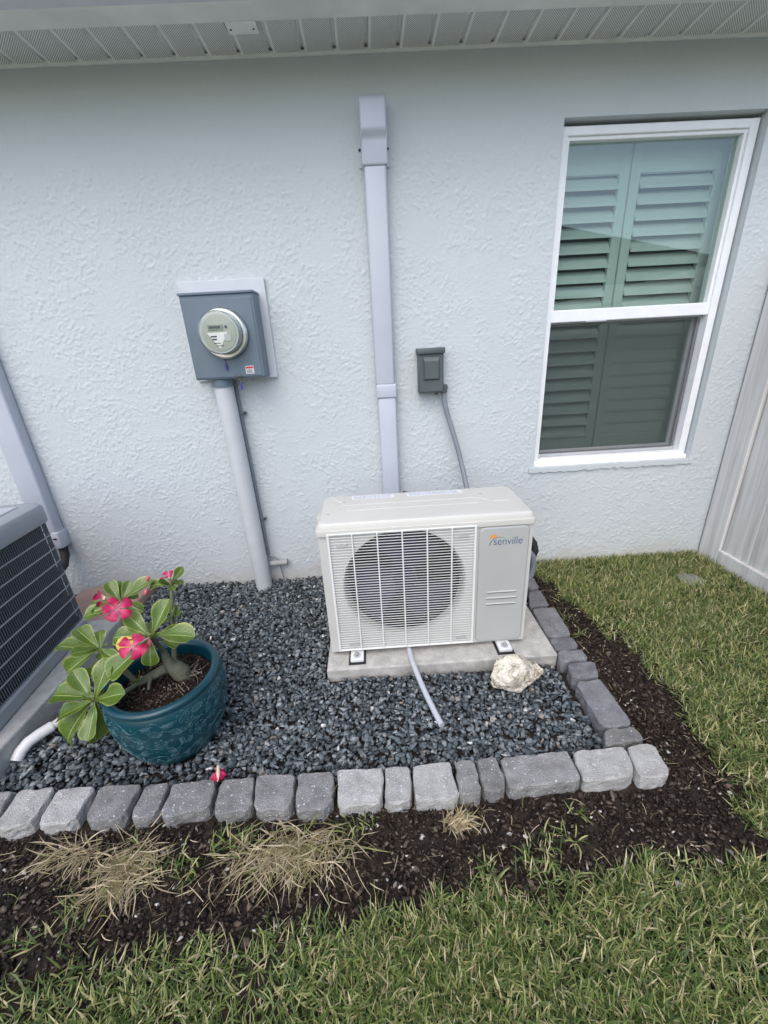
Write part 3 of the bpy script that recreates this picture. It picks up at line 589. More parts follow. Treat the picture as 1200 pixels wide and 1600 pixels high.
for z in (.345, .315, .285): plate(.447, .583, z-.006, z+.006, .006, [(0, AYF-.0095), (.003, AYF-.0125), (.005, AYF-.0135)]).build('panel_rib', AC_PANEL, sp_, True)
# lid
m = MB(); lx0, lx1, ly0, ly1 = AX0-.009, AX1+.009, AYF-.010, AYB+.008
def hr(x0, x1, y0, y1, r): return rrect(x0, x1, y0, y1, r, 5)
lv = [(0, .658), (0, .676), (.001, .680), (.007, .6815), (.010, .700), (.016, .7075), (.024, .7090)]
V = []; F = []
for (d, z) in lv:
    P = hr(lx0+d, lx1-d, ly0+d, ly1-d, .018); n = len(P); V += [(p[0], p[1], z) for p in P]
for k in range(len(lv)-1): F += [(i+k*n, (i+1) % n+k*n, (i+1) % n+(k+1)*n, i+(k+1)*n) for i in range(n)]
F.append(tuple((len(lv)-1)*n+i for i in range(n))); lid = m.add(V, F).build('lid', AC_WHITE, ac, True)
def ridge(pts, w_=.009, h=.0026):
    V = []; F = []; P = [Vector((p[0], p[1], 0)) for p in pts]
    for i, p in enumerate(P):
        t = (P[min(i+1, len(P)-1)]-P[max(i-1, 0)]).normalized(); s = Vector((-t.y, t.x, 0))
        V += [(*(p-s*w_)[:2], .7088), (*(p-s*w_*.3)[:2], .7088+h), (*(p+s*w_*.3)[:2], .7088+h), (*(p+s*w_)[:2], .7088)]
    for i in range(len(P)-1):
        for k in range(3): F.append((i*4+k, i*4+k+1, i*4+k+5, i*4+k+4))
    return MB().add(V, F)
ridge([(-.15, -.60), (.42, -.60), (.46, -.61), (.50, -.65)]).build('lid_rib', AC_WHITE, lid, True)
ridge([(-.13, -.665), (.44, -.665)]).build('lid_rib', AC_WHITE, lid, True)
ridge([(-.15, -.60), (-.17, -.625), (-.205, -.70)]).build('lid_rib', AC_WHITE, lid, True)
ridge([(-.145, -.565), (-.175, -.54), (-.195, -.50)]).build('lid_rib', AC_WHITE, lid, True)
ridge([(.475, -.56), (.485, -.53), (.487, -.49)]).build('lid_rib', AC_WHITE, lid, True); ridge([(.50, -.65), (.58, -.66)]).build('lid_rib', AC_WHITE, lid, True)
for (a_, b_, seed) in ((-.11, .085, 1), (.145, .40, 2)):
    s_ = B(a_, b_, -.535, -.492, .7092, .7098).build('notice_sticker', WHITE, lid); q = MB(); rr = random.Random(seed)
    for row in range(4):
        x = a_+.008
        while x < b_-.02:
            l = rr.uniform(.006, .022); q.box(x, min(x+l, b_-.005), -.529+row*.0095, -.5245+row*.0095, .7100, .7102); x += l+.004
    q.build('sticker_print', STICK_BLUE, s_)
B(AX0-.024, AX0-.010, -.62, -.55, .60, .665, .006).build('side_handle', AC_WHITE, ac, True)
# feet
for x in (-.128, .537):
    B(x-.038, x+.038, -.865, -.40, .0525, .056).build('rubber_pad', BLACK, ac)
    f_ = B(x-.030, x+.030, -.858, -.41, .0565, .0755, .006, 3).build('foot', FOOT, ac, True)
    MB().lathe((x, -.832, .0757), [(.016, 0), (.016, .002), (.011, .002)], 20).build('washer', METER_BODY, f_)
    MB().tube([(x, -.832, .0758), (x, -.832, .086)], .0085, 6).tube([(x, -.832, .08), (x, -.832, .094)], .004, 10).build('bolt', SILVER, f_)
# service valves and lines on the right flank
MB().tube([(AX1+.02, -.60, .44), (.700, -.60, .425), (.727, -.60, .39), (.734, -.60, .34), (.728, -.60, .29), (.705, -.60, .255), (AX1+.015, -.60, .245)], .015, 14).build('cable_loop', GREY_PIPE, ac, True)
B(AX1+.001, AX1+.05, -.68, -.52, .22, .46, .02, 4).build('valve_cover', GREY_PIPE, ac, True)
B(AX1+.001, AX1+.012, -.775, -.60, .13, .34, .006, 2).build('side_grip', AC_WHITE, ac, True)
bl = MB().tube([(AX1+.03, -.585, .345), (.705, -.585, .352), (.732, -.585, .378), (.742, -.585, .412), (.735, -.58, .448), (.715, -.57, .476), (.692, -.54, .492), (.672, -.49, .50), (.645, -.425, .505), (.56, -.33, .52), (.42, -.21, .535), (.27, -.11, .545), (.16, -.05, .55)], .017, 14).build('insulated_refrigerant_line', BLACK, None, True)
tag(bl, 'black insulated hose looping behind the air conditioner to the wall cover', 'hose')
# maker's mark on the panel: word, arc and half sun
tcu = bpy.data.curves.new('mark', 'FONT'); tcu.body = 'senville'; tcu.size = .0385; tcu.space_character = .97; tcu.extrude = .0002; tcu.offset = -.0004
to = bpy.data.objects.new('mark_source', tcu); col.objects.link(to); bpy.context.view_layer.update()
tm = bpy.data.meshes.new_from_object(to.evaluated_get(bpy.context.evaluated_depsgraph_get())); bpy.data.objects.remove(to)
tx = np.array([v.co[:] for v in tm.vertices]); q = MB(); sc = .119/(tx[:, 0].max()-tx[:, 0].min())
q.add([(.4690+(p[0]-tx[:, 0].min())*sc, AYF-.0102-p[2], .573+p[1]*sc*1.12) for p in tx], [tuple(f.vertices) for f in tm.polygons]); q.build('brand_lettering', LOGO_BLUE, sp_)
def arc(cx, cz, rx, rz, a0, a1, w0, w1, y, n=24):
    V = []; F = []
    for i in range(n+1):
        t = i/n; a_ = R(a0+(a1-a0)*t); w_ = w0+(w1-w0)*t
        V += [(cx+rx*math.cos(a_), y, cz+rz*math.sin(a_)), (cx+(rx+w_)*math.cos(a_), y, cz+(rz+w_)*math.sin(a_))]
    for i in range(n): F.append((2*i, 2*i+1, 2*i+3, 2*i+2))
    return MB().add(V, F)
arc(.4925, .5735, .0375, .0335, 183, 48, .0030, .0008, AYF-.0104).build('brand_arc', LOGO_BLUE, sp_)
q = arc(.469, .6060, .0005, .0005, 20, 200, .0125, .0125, AYF-.0101)
for k in range(7):
    a_ = R(20+26*k); c_, s_ = math.cos(a_), math.sin(a_); q.add([(.469+.014*c_-.002*s_, AYF-.0101, .6060+.014*s_+.002*c_), (.469+.014*c_+.002*s_, AYF-.0101, .6060+.014*s_-.002*c_), (.469+.020*c_, AYF-.0101, .6060+.020*s_)], [(0, 1, 2)])
q.build('brand_sun', LOGO_ORANGE, sp_)
arc(.5905, .600, .0018, .0018, 0, 360, .0008, .0008, AYF-.0103).build('brand_mark', LOGO_BLUE, sp_)
hs = MB().tube([(.105, -.72, .073), (.108, -.80, .066), (.112, -.86, .066), (.120, -.905, .058), (.135, -.96, .040), (.155, -1.04, .030), (.176, -1.12, .026), (.193, -1.178, .022)], .0115, 14).build('drain_hose', HOSE, None, True); tag(hs, 'pale grey drain hose trailing from the air conditioner over gravel', 'hose')

# ------------------------------------------------------------------ grey condenser at the left
cp_ = B(-2.5, -1.382, -1.55, -.455, -.04, .100, .008, 2).build('condenser_pad', CONC2); tag(cp_, 'grey equipment pad under the large grey condenser', 'slab')
cn = thing('condenser_unit', 'large dark grey condenser unit with louvered sides at left edge', 'air conditioner', (-1.510, -.472, .10), R(5.5)); cn.scale = (1, 1, 1.025)
S = .78; cr = .07
def csq(d, r=cr): return rrect(-S+d, -d, -S+d, -d, max(r-d, .004), 7)
def loft(lv, cap0=False, cap1=False):
    V = []; F = []
    for (d, z) in lv:
        P = csq(d); n = len(P); V += [(p[0], p[1], z) for p in P]
    for k in range(len(lv)-1): F += [(i+k*n, (i+1) % n+k*n, (i+1) % n+(k+1)*n, i+(k+1)*n) for i in range(n)]
    if cap1: F.append(tuple((len(lv)-1)*n+i for i in range(n)))
    if cap0: F.append(tuple(range(n))[::-1])
    return MB().add(V, F)
loft([(.0, .004), (-.004, .008), (-.004, .055), (.006, .060), (.02, .060)], True).build('base_pan', COND_RIM, cn, True, local=True)
loft([(.028, .058), (.028, .60)]).build('coil', COND_FIN, cn, True, local=True)
loft([(.02, .575), (-.004, .578), (-.006, .585), (-.006, .640), (.004, .655), (.022, .660), (.07, .660), (.074, .655)]).build('top_rim', COND_RIM, cn, True, local=True)
loft([(.073, .652), (.076, .664), (.085, .667), (.2, .672)], False, True).build('lid', COND_TOP, cn, True, local=True)
def ring_tube(z, d, r_):
    P = csq(d); P = [(p[0], p[1], z) for p in P]; return MB().tube(P+[P[0]], r_, 6, False)
for k in range(1, 8): ring_tube(.058+k*.0648, .0078, .0036).build('guard_rail', COND_BAR, cn, True, local=True)
q = MB(); P = csq(.010); L_ = sum(math.dist(P[i], P[(i+1) % len(P)]) for i in range(len(P))); acc = 0; step = .0115; nxt = 0
for i in range(len(P)):
    a_, b_ = Vector((*P[i], 0)), Vector((*P[(i+1) % len(P)], 0)); d_ = (b_-a_).length
    if d_ < 1e-6: continue
    t_ = (b_-a_)/d_; nrm = Vector((t_.y, -t_.x, 0))
    while nxt < acc+d_:
        c_ = a_+t_*(nxt-acc); h = .0018
        q.add([tuple(c_-t_*h+Vector((0, 0, .058))), tuple(c_+nrm*.0025+Vector((0, 0, .058))), tuple(c_+t_*h+Vector((0, 0, .058))), tuple(c_-t_*h+Vector((0, 0, .58))), tuple(c_+nrm*.0025+Vector((0, 0, .58))), tuple(c_+t_*h+Vector((0, 0, .58)))], [(0, 1, 4, 3), (1, 2, 5, 4)]); nxt += step
    acc += d_
sl = q.build('louver_slats', COND_SLAT, cn, local=True); sl['kind'] = 'stuff'
for k in range(5): MB().lathe((-.02, -.16-.15*k, .03), [(.0001, .006), (.006, .006), (.006, 0)], 8).build('screw', BLACK, cn, local=True)
br = MB().prism([(-1.42, -.43), (-1.42, -.02), (-1.74, -.02), (-1.82, -.06), (-1.845, -.13), (-1.845, -.43)], -.02, .062, .010).build('splash_block', BROWN); tag(br, 'flat brown plastic block between the wall and the condenser pad', 'block')
pv = thing('drain_pipe', 'white plastic drain pipe with elbow poking over gravel by condenser pad', 'pipe', (-1.3, -1.1, .03))
MB().tube([(-1.20, -.95, .060), (-1.318, -1.112, .060)], .016, 18).build('pipe', PVC, pv, True)
MB().tube([(-1.300, -1.088, .060), (-1.325, -1.122, .060), (-1.345, -1.150, .056), (-1.356, -1.176, .044), (-1.362, -1.198, .026)], .0205, 18).build('elbow', PVC, pv, True)

# ------------------------------------------------------------------ edging stones (outlines back-projected on their top plane)
FR = [[(-45, 1240), (22, 1234), (-15, 1288), (-80, 1300)], [(28, 1235), (86, 1230), (50, 1286), (-12, 1298)], [(91, 1232), (150, 1227), (112, 1285), (55, 1290)], [(157, 1228), (221, 1224), (190, 1282), (129, 1284)], [(227, 1227), (264, 1221), (242, 1276), (199, 1281)], [(269, 1224), (337, 1216), (327, 1265), (248, 1277)],
      [(346, 1217), (398, 1213), (392, 1265), (332, 1274)], [(401, 1211), (462, 1208), (455, 1265), (395, 1267)], [(466, 1208), (523, 1204), (518, 1262), (459, 1266)], [(527, 1202), (598, 1199), (597, 1254), (527, 1261)], [(601, 1198), (641, 1196), (643, 1253), (602, 1256)], [(645, 1195), (702, 1189), (718, 1247), (647, 1251)],
      [(711, 1188), (740, 1185), (753, 1240), (718, 1244)], [(744, 1184), (776, 1181), (795, 1234), (755, 1238)], [(781, 1184), (887, 1172), (910, 1218), (796, 1232)], [(895, 1173), (977, 1166), (997, 1211), (913, 1222)], [(979, 1165), (1020, 1160), (1051, 1212), (1001, 1216)]]
RT = [[(944, 1139), (991, 1134), (1009, 1155), (943, 1163)], [(899, 1065), (938, 1060), (990, 1132), (942, 1137)], [(885, 1037), (927, 1032), (938, 1057), (899, 1062)], [(871, 1017), (908, 1014), (921, 1030), (874, 1035)], [(858, 998), (895, 995), (907, 1012), (868, 1015)], [(831, 951), (866, 948), (894, 992), (857, 996)], [(826, 924), (844, 921), (858, 945), (828, 949)], [(823, 903), (834, 902), (843, 919), (825, 921)]]
TOPZ = .052
def corner(poly, cuts):
    o = []
    for i, p in enumerate(poly):
        p = np.array(p); a_ = np.array(poly[i-1]); b_ = np.array(poly[(i+1) % len(poly)]); c_ = cuts[i]
        pa = p+(a_-p)/np.linalg.norm(a_-p)*c_; pb = p+(b_-p)/np.linalg.norm(b_-p)*c_
        o += [tuple(pa), tuple(p*.36+(pa+pb)*.32), tuple(pb)]
    return o
def densify(P, step=.02):
    o = []
    for i in range(len(P)):
        a_ = np.array(P[i]); b_ = np.array(P[(i+1) % len(P)]); n = max(1, int(np.linalg.norm(b_-a_)/step))
        for k in range(n): o.append(a_+(b_-a_)*k/n+rng.normal(0, .0014, 2))
    return o
def stone(px, m, label, tz):
    W = [at_z(x, y, tz)[:2] for x, y in px]
    poly = corner([W[3], W[2], W[1], W[0]], [random.uniform(.016, .028), random.uniform(.016, .028), random.uniform(.01, .018), random.uniform(.01, .018)])
    P = densify(poly); c = np.mean(np.array(P), 0); n = len(P); V = []; F = []
    lv = [(0.0, -.03), (-.0005, .0), (.0005, .014), (-.0005, .028), (0.0, tz-.006), (.0010, tz-.0028), (.0028, tz-.0008), (.005, tz), (.03, tz+.0006)]
    for (d, z) in lv:
        for p in P:
            v = c-p; L_ = np.linalg.norm(v); pp = p+v/L_*min(d, L_*.7)+(rng.normal(0, .0013, 2) if z < tz-.004 else rng.normal(0, .0005, 2)); V.append((pp[0], pp[1], z+(rng.normal(0, .0006) if z > tz-.013 else 0)))
    for k in range(len(lv)-1): F += [(i+k*n, (i+1) % n+k*n, (i+1) % n+(k+1)*n, i+(k+1)*n) for i in range(n)]
    V.append((c[0], c[1], tz+.0008)); F += [((len(lv)-1)*n+i, (len(lv)-1)*n+(i+1) % n, len(V)-1) for i in range(n)]
    o = MB().add(V, F).build('edging_stone', m, None, False); tag(o, label, 'edging stone', 'stones edging the gravel bed'); return o
ORD = ['first', 'second', 'third', 'fourth', 'fifth', 'sixth', 'seventh', 'eighth', 'ninth', 'tenth', 'eleventh', 'twelfth', 'thirteenth', 'fourteenth', 'fifteenth', 'sixteenth', 'seventeenth']
for i, p in enumerate(FR):
    wd = math.dist(p[2], p[3]); size = 'narrow' if wd < 48 else ('long' if wd > 100 else 'squarish')
    pale = i in (9, 10, 11, 15, 16, 1, 2); tone = 'pale grey' if pale else 'mid grey'
    pos = {0: 'cut off by the left edge of the picture', 16: 'at the outer corner, end of the front row', 14: 'with white flecks, third from the right end of front row', 15: 'second from the right end of front row'}.get(i, ORD[i]+' from the left in the front row')
    stone(p, STONE_P if pale else STONE, f'{size} {tone} edging stone {pos}', TOPZ+random.uniform(-.004, .004))
for i, p in enumerate(RT):
    size = 'long' if i in (1, 5) else 'short'
    pos = 'nearest the corner in the right row' if i == 0 else ('farthest back, nearest the wall in the right row' if i == 7 else ORD[i]+' from the corner in the right row')
    stone(p, STONE_D if i > 0 else STONE, f'{size} dark grey edging stone {pos}', TOPZ+random.uniform(-.003, .003))

# ------------------------------------------------------------------ scattered pieces: gravel, mulch, grass
def hull_protos(n, npts, seed):
    r = np.random.default_rng(seed); out = []
    for _ in range(n):
        p = r.normal(0, 1, (npts, 3)); p /= np.linalg.norm(p, axis=1)[:, None]; p *= r.uniform(.75, 1.1, (npts, 1))
        bm = bmesh.new(); [bm.verts.new(q) for q in p]; bmesh.ops.convex_hull(bm, input=bm.verts[:]); bmesh.ops.triangulate(bm, faces=bm.faces[:])
        dead = [v for v in bm.verts if not v.link_faces]; bmesh.ops.delete(bm, geom=dead, context='VERTS')
        bmesh.ops.recalc_face_normals(bm, faces=bm.faces[:]); bm.verts.index_update()
        out.append((np.array([v.co[:] for v in bm.verts]), np.array([[v.index for v in f.verts] for f in bm.faces]))); bm.free()
    return out
def rotmats(n, r, tilt=None):
    a = r.uniform(0, 6.283, n); ca, sa = np.cos(a), np.sin(a); Z = np.zeros((n, 3, 3)); Z[:, 0, 0] = ca; Z[:, 0, 1] = -sa; Z[:, 1, 0] = sa; Z[:, 1, 1] = ca; Z[:, 2, 2] = 1
    t = r.normal(0, tilt, n) if tilt else r.uniform(0, 6.283, n); ct, s_t = np.cos(t), np.sin(t); Xm = np.zeros((n, 3, 3)); Xm[:, 0, 0] = 1; Xm[:, 1, 1] = ct; Xm[:, 1, 2] = -s_t; Xm[:, 2, 1] = s_t; Xm[:, 2, 2] = ct
    return Xm @ Z
def scatter(name, pos, scl, rot, protos, m, r, kind='stuff'):
    n = len(pos); which = r.integers(0, len(protos), n); VV = []; FF = []; base = 0
    for k, (pv_, pf) in enumerate(protos):
        ii = np.where(which == k)[0]
        if not len(ii): continue
        v = pv_[None]*scl[ii][:, None, :]; v = np.einsum('nij,nkj->nki', rot[ii], v)+pos[ii][:, None, :]
        f = pf[None]+(np.arange(len(ii))*len(pv_))[:, None, None]+base
        VV.append(v.reshape(-1, 3)); FF.append(f.reshape(-1, 3)); base += len(ii)*len(pv_)
    V = np.concatenate(VV); F = np.concatenate(FF); return raw(name, V, F, m, kind)
def raw(name, V, F, m, kind=None, smooth=False):
    me = bpy.data.meshes.new(name); me.vertices.add(len(V)); me.vertices.foreach_set('co', V.astype(np.float32).ravel())
    k = F.shape[1]; me.loops.add(F.size); me.loops.foreach_set('vertex_index', F.astype(np.int32).ravel()); me.polygons.add(len(F))
    me.polygons.foreach_set('loop_start', np.arange(0, F.size, k, dtype=np.int32)); me.update(calc_edges=True); me.materials.append(m)
    if smooth: me.polygons.foreach_set('use_smooth', np.ones(len(F), dtype=bool))
    o = bpy.data.objects.new(name, me); col.objects.link(o)
    if kind: o['kind'] = kind
    return o
r = np.random.default_rng(5)
sp = .0150; ax_, ay_ = np.meshgrid(np.arange(-1.88, .86, sp), np.arange(-1.365, -.004, sp)); px_ = ax_.ravel()+r.uniform(-.011, .011, ax_.size); py_ = ay_.ravel()+r.uniform(-.011, .011, ax_.size)
def gravel_ok(x, y):
    ok = ~((x > -.275) & (x < .77) & (y > -.90) & (y < -.35)) & ~((x < -1.375) & (y < -.44)) & ~((x < -1.41) & (y < -.0)) & (np.hypot(x+.80, y+1.12) > .125)
    xr = np.interp(y, [-1.36, -1.25, -1.05, -.88, -.55, -.38, 0], [.78, .755, .735, .745, .765, .80, .82]); yf = np.interp(x, [-1.4, -1.0, -.5, 0, .5, .85], [-1.325, -1.335, -1.345, -1.35, -1.335, -1.325])
    return ok & (x < xr) & (y > yf)
ok = gravel_ok(px_, py_); px_, py_ = px_[ok], py_[ok]; n1 = len(px_)
ex = r.integers(0, n1, int(n1*.62)); px_ = np.concatenate([px_, px_[ex]+r.normal(0, .012, len(ex))]); py_ = np.concatenate([py_, py_[ex]+r.normal(0, .012, len(ex))]); lay = np.concatenate([np.zeros(n1), np.ones(len(ex))])
ok = gravel_ok(px_, py_) & (py_ < -.006); px_, py_, lay = px_[ok], py_[ok], lay[ok]; n = len(px_)
rad = r.uniform(.0085, .0142, n)*r.choice([1, 1, 1, 1.3, .65], n)
mound = .006*fbm(px_, py_, 9, 5)
pz_ = .000+lay*.011+mound+r.uniform(-.003, .004, n)
scatter('gravel', np.stack([px_, py_, pz_], 1), rad[:, None]*np.stack([r.uniform(1.0, 1.7, n), r.uniform(.75, 1.15, n), r.uniform(.55, .95, n)], 1), rotmats(n, r, .55), hull_protos(40, 8, 3), GRAVEL, r)

# lawn edge
YB = ([-3.0, -1.6, -1.0, -.68, -.37, -.11, .13, .4, .67, 1.02], [-1.74, -1.76, -1.765, -1.755, -1.725, -1.70, -1.675, -1.65, -1.645, -1.655]); XB = ([-1.75, -1.617, -1.459, -1.303, -1.109, -.694, -.441, -.25, 0], [1.0, 1.01, 1.05, 1.07, 1.11, 1.10, 1.03, .95, .89])
def lawn_sd(x, y):   # >0 inside the lawn
    a = np.interp(x, *YB)-y; b = x-np.interp(y, *XB); wob = .04*fbm(x, y, 21, 14)+.03*fbm(x, y, 22, 45)
    return np.maximum(np.where(x < 1.3, a, .5), np.where(y > -1.75, b, -1))+wob
r = np.random.default_rng(8)
n = 115000; mx_ = r.uniform(-2.6, 1.35, n); my_ = r.uniform(-1.9, -.02, n)
sd_ = lawn_sd(mx_, my_); ok = (sd_ < .05) & ~in_bed(mx_, my_, .03) & ~((mx_ < .88) & (my_ > -1.45)); mx_, my_ = mx_[ok], my_[ok]; n = len(mx_); rad = r.uniform(.0022, .0075, n)*r.choice([1, 1, 1, 1.7], n)
scatter('mulch', np.stack([mx_, my_, soil_h(mx_, my_)+r.uniform(.002, .011, n)], 1), rad[:, None]*np.stack([r.uniform(.9, 1.8, n), r.uniform(.6, 1, n), r.uniform(.35, .7, n)], 1), rotmats(n, r, .6), hull_protos(16, 9, 4), MULCH, r)

def blades(pos, az, length, width, lean, droop, r, seg=4, curl_=.5):
    """curved tapering strips: lean = angle from upright at the root, droop = further bend to the tip"""
    n = len(pos); ang = lean.copy(); P = pos.copy(); h = np.stack([np.cos(az), np.sin(az), np.zeros(n)], 1); side = np.stack([-np.sin(az), np.cos(az), np.zeros(n)], 1)
    tw = r.normal(0, .5, n); V = []; curl = r.normal(0, curl_, n)
    prof = np.interp(np.linspace(0, 1, seg+1), [0, .35, .75, 1], [.75, 1, .7, .06])
    for i in range(seg+1):
        up = np.stack([np.zeros(n), np.zeros(n), np.ones(n)], 1); d = h*np.sin(ang)[:, None]+up*np.cos(ang)[:, None]
        nrm = h*np.cos(ang)[:, None]-up*np.sin(ang)[:, None]
        s = side*np.cos(tw)[:, None]+nrm*np.sin(tw)[:, None]
        V += [P-s*(width*prof[i]/2)[:, None], P+s*(width*prof[i]/2)[:, None]]
        P = P+d*(length/seg)[:, None]; ang = ang+droop/seg; az = az+curl/seg; h = np.stack([np.cos(az), np.sin(az), np.zeros(n)], 1); side = np.stack([-np.sin(az), np.cos(az), np.zeros(n)], 1)
    V = np.stack(V, 1); V[:, :, 2] = np.maximum(V[:, :, 2], .002); k = 2*(seg+1); F = []
    b = (np.arange(n)*k)[:, None]
    for i in range(seg): F.append(np.concatenate([b+2*i, b+2*i+1, b+2*i+3, b+2*i+2], 1))
    return V.reshape(-1, 3), np.concatenate(F)
r = np.random.default_rng(31)
def lawn_pts(n, x0, x1, y0, y1, dens=lambda s: 1):
    x = r.uniform(x0, x1, n); y = r.uniform(y0, y1, n); s = lawn_sd(x, y); patch = fbm(x, y, 44, 11)
    keep = r.random(n) < np.clip((s+.012)/.05, 0, 1)*np.clip(.75+.5*patch, .25, 1)
    # the near left corner is thin and scrappy
    thin = np.clip((-.25-x)/.7, 0, 1)*np.clip((y+1.97)/.16, 0, 1); keep &= r.random(n) > thin*.90
    keep &= ~((np.hypot((x-1.79)/1.5, (y+.315)/.8) < .048)); return x[keep], y[keep]
xs_, ys_ = [], []
for a in ((128000, -2.0, 1.9, -2.12, -1.52), (104000, .84, 2.058, -1.8, -.006), (26000, -2.9, 2.05, -2.9, -2.1)):
    x, y = lawn_pts(*a); xs_.append(x); ys_.append(y)
x = np.concatenate(xs_); y = np.concatenate(ys_); n = len(x)
pos = np.stack([x, y, np.full(n, -.002)], 1); az = r.uniform(0, 6.283, n)+.7*np.sin(3*x+2*y)
V, F = blades(pos, az, r.uniform(.018, .060, n), r.uniform(.0020, .0052, n), r.uniform(.2, 1.2, n), r.uniform(0, 1.0, n), r, 3)
raw('lawn_grass', V, F, GRASS, 'stuff', True)
# stray green shoots in the soil
x = r.uniform(-1.6, 1.05, 5200); y = r.uniform(-1.72, -1.47, 5200); clump = fbm(x, y, 77, 16); k = (clump > .55) & (lawn_sd(x, y) < .02) & (x < .62); x, y = x[k], y[k]; n = len(x)
x2 = r.uniform(.88, 1.12, 700); y2 = r.uniform(-.75, -.1, 700); k = fbm(x2, y2, 78, 18) > .45; x = np.concatenate([x, x2[k]]); y = np.concatenate([y, y2[k]]); n = len(x)
V, F = blades(np.stack([x, y, np.full(n, 0.0)], 1), r.uniform(0, 6.283, n), r.uniform(.025, .06, n), r.uniform(.003, .005, n), r.uniform(.2, 1, n), r.uniform(.2, 1.2, n), r); raw('stray_grass', V, F, GRASS, 'stuff', True)
# loose straw lying on the soil
n = 260; x = r.uniform(-1.7, 1.2, n); y = r.uniform(-1.75, -1.45, n); x[:60] = r.uniform(.9, 1.15, 60); y[:60] = r.uniform(-1.5, -.3, 60)
V, F = blades(np.stack([x, y, np.full(n, .008)], 1), r.uniform(0, 6.283, n), r.uniform(.015, .065, n), r.uniform(.001, .0024, n), r.uniform(1.35, 1.6, n), r.uniform(-.1, .25, n), r); raw('loose_straw', V, F, STRAW, 'stuff', True)
def tuft(cx, cy, sx_, sy_, n, lmin, lmax, label, m=STRAW, az0=None, lean=(.7, 1.35)):
    x = r.normal(0, sx_, n); y = r.normal(0, sy_, n); az = np.arctan2(y, x)+r.normal(0, .9, n)
    if az0 is not None: az = az0+r.normal(0, .8, n)
    V, F = blades(np.stack([x, y, np.full(n, .004)], 1), az, r.uniform(lmin, lmax, n), r.uniform(.0018, .0042, n), r.uniform(*lean, n), r.uniform(-.2, .9, n), r, 6, .7)
    o = raw('dry_grass_tuft', V, F, m, None, True); o.location = (cx, cy, 0); tag(o, label, 'grass tuft', 'tufts of dry grass'); return o
tuft(-.30, -1.535, .085, .030, 520, .05, .13, 'straw coloured dry grass clump in front of the middle stones', az0=-1.6)
tuft(-.78, -1.55, .045, .038, 420, .045, .12, 'yellow-green dry grass clump in the soil below the pot', az0=-1.3)
tuft(-.95, -1.50, .05, .018, 150, .05, .10, 'low scraggly dry grass clump at left below the edging', az0=-1.9)
tuft(.175, -1.505, .022, .010, 120, .03, .065, 'small blond dry grass clump below the narrow stones', az0=-.3)

# ------------------------------------------------------------------ rock and lid
bm = bmesh.new(); bmesh.ops.create_icosphere(bm, subdivisions=5, radius=1); rr = np.random.default_rng(4)
C = np.array([v.co[:] for v in bm.verts]); dirs = rr.normal(0, 1, (14, 3)); dirs /= np.linalg.norm(dirs, axis=1)[:, None]
R_ = np.full(len(C), 1.12)
for d, h in zip(dirs, rr.uniform(.66, .95, 14)): 
    c = C@d; R_ = np.where(c > .05, np.minimum(R_, h/np.maximum(c, .05)), R_)
def n3(C, s, seed):
    q = np.random.default_rng(seed); o = 0
    for k in range(16): a = q.normal(0, 1, 3); a /= np.linalg.norm(a); o = o+np.sin(C@a*s*q.uniform(.7, 1.4)+q.uniform(0, 6.28))
    return o/4
Pp = C*(R_*(1+.035*n3(C, 7, 1)+.03*n3(C, 16, 2)-.03*np.abs(n3(C, 26, 3))))[:, None]
Pp[:, 0] *= .108; Pp[:, 1] *= .085; Pp[:, 2] *= .086
Pp[:, 2] *= np.where(Pp[:, 0] < -.0, 1.0, 1.0); Pp[:, 2] += np.where(Pp[:, 2] > 0, .35*np.maximum(0, .03-np.abs(Pp[:, 0]+.02))-.25*np.maximum(0, Pp[:, 0]-.02), 0)
for v, p in zip(bm.verts, Pp): v.co = p+np.array([.532, -.985, .066])
bm.verts.index_update(); ro = MB().add([v.co for v in bm.verts], [[v.index for v in f.verts] for f in bm.faces]).build('limestone_rock', ROCK, None, 'all'); bm.free(); tag(ro, 'cream pitted limestone rock on the gravel before the slab', 'rock')
ld = MB().lathe((1.79, -.315, -.01), [(.0001, .028), (.060, .028), (.064, .022), (.075, .022), (.078, .0)], 32).build('valve_box_lid', LID, None, True); tag(ld, 'small grey-green round lid sunk in the grass near fence', 'lid')

# ------------------------------------------------------------------ glazed pot
PX, PY = -.80, -1.12
pot = thing('flower_pot', 'teal glazed round pot with embossed floral pattern', 'pot', (PX, PY, 0))
prof = [(.001, .006), (.120, .004), (.132, .012), (.150, .045), (.170, .090), (.187, .145), (.196, .20), (.197, .245), (.191, .275), (.186, .285)]
MB().lathe((PX, PY, 0), prof, 72).build('body', POT, pot, 'all')
MB().lathe((PX, PY, 0), [(.186, .2845), (.190, .290), (.1905, .300), (.186, .3075), (.174, .309), (.163, .305), (.1595, .297), (.1595, .22)], 72).build('rim', POT, pot, 'all')
q = MB(); rr2 = np.random.default_rng(6); V = []; F = []; nr, na = 9, 48
for i in range(nr+1):
    for k in range(na):
        a_ = 2*math.pi*k/na; rad_ = .001+.160*i/nr; V.append((PX+rad_*math.cos(a_), PY+rad_*math.sin(a_), .252+.012*(1-(i/nr)**2)+rr2.uniform(-.003, .003)))
for i in range(nr):
    for k in range(na): F.append((i*na+k, i*na+(k+1) % na, (i+1)*na+(k+1) % na, (i+1)*na+k))
psoil = q.add(V, F).build('potting_soil', POT_SOIL, pot, 'all')
n = 1500; a = rr2.uniform(0, 6.283, n); rd = .155*np.sqrt(rr2.random(n)); pos = np.stack([rd*np.cos(a), rd*np.sin(a), .258+.010*(1-(rd/.16)**2)+rr2.uniform(0, .006, n)], 1); sc_ = rr2.uniform(.002, .006, n)
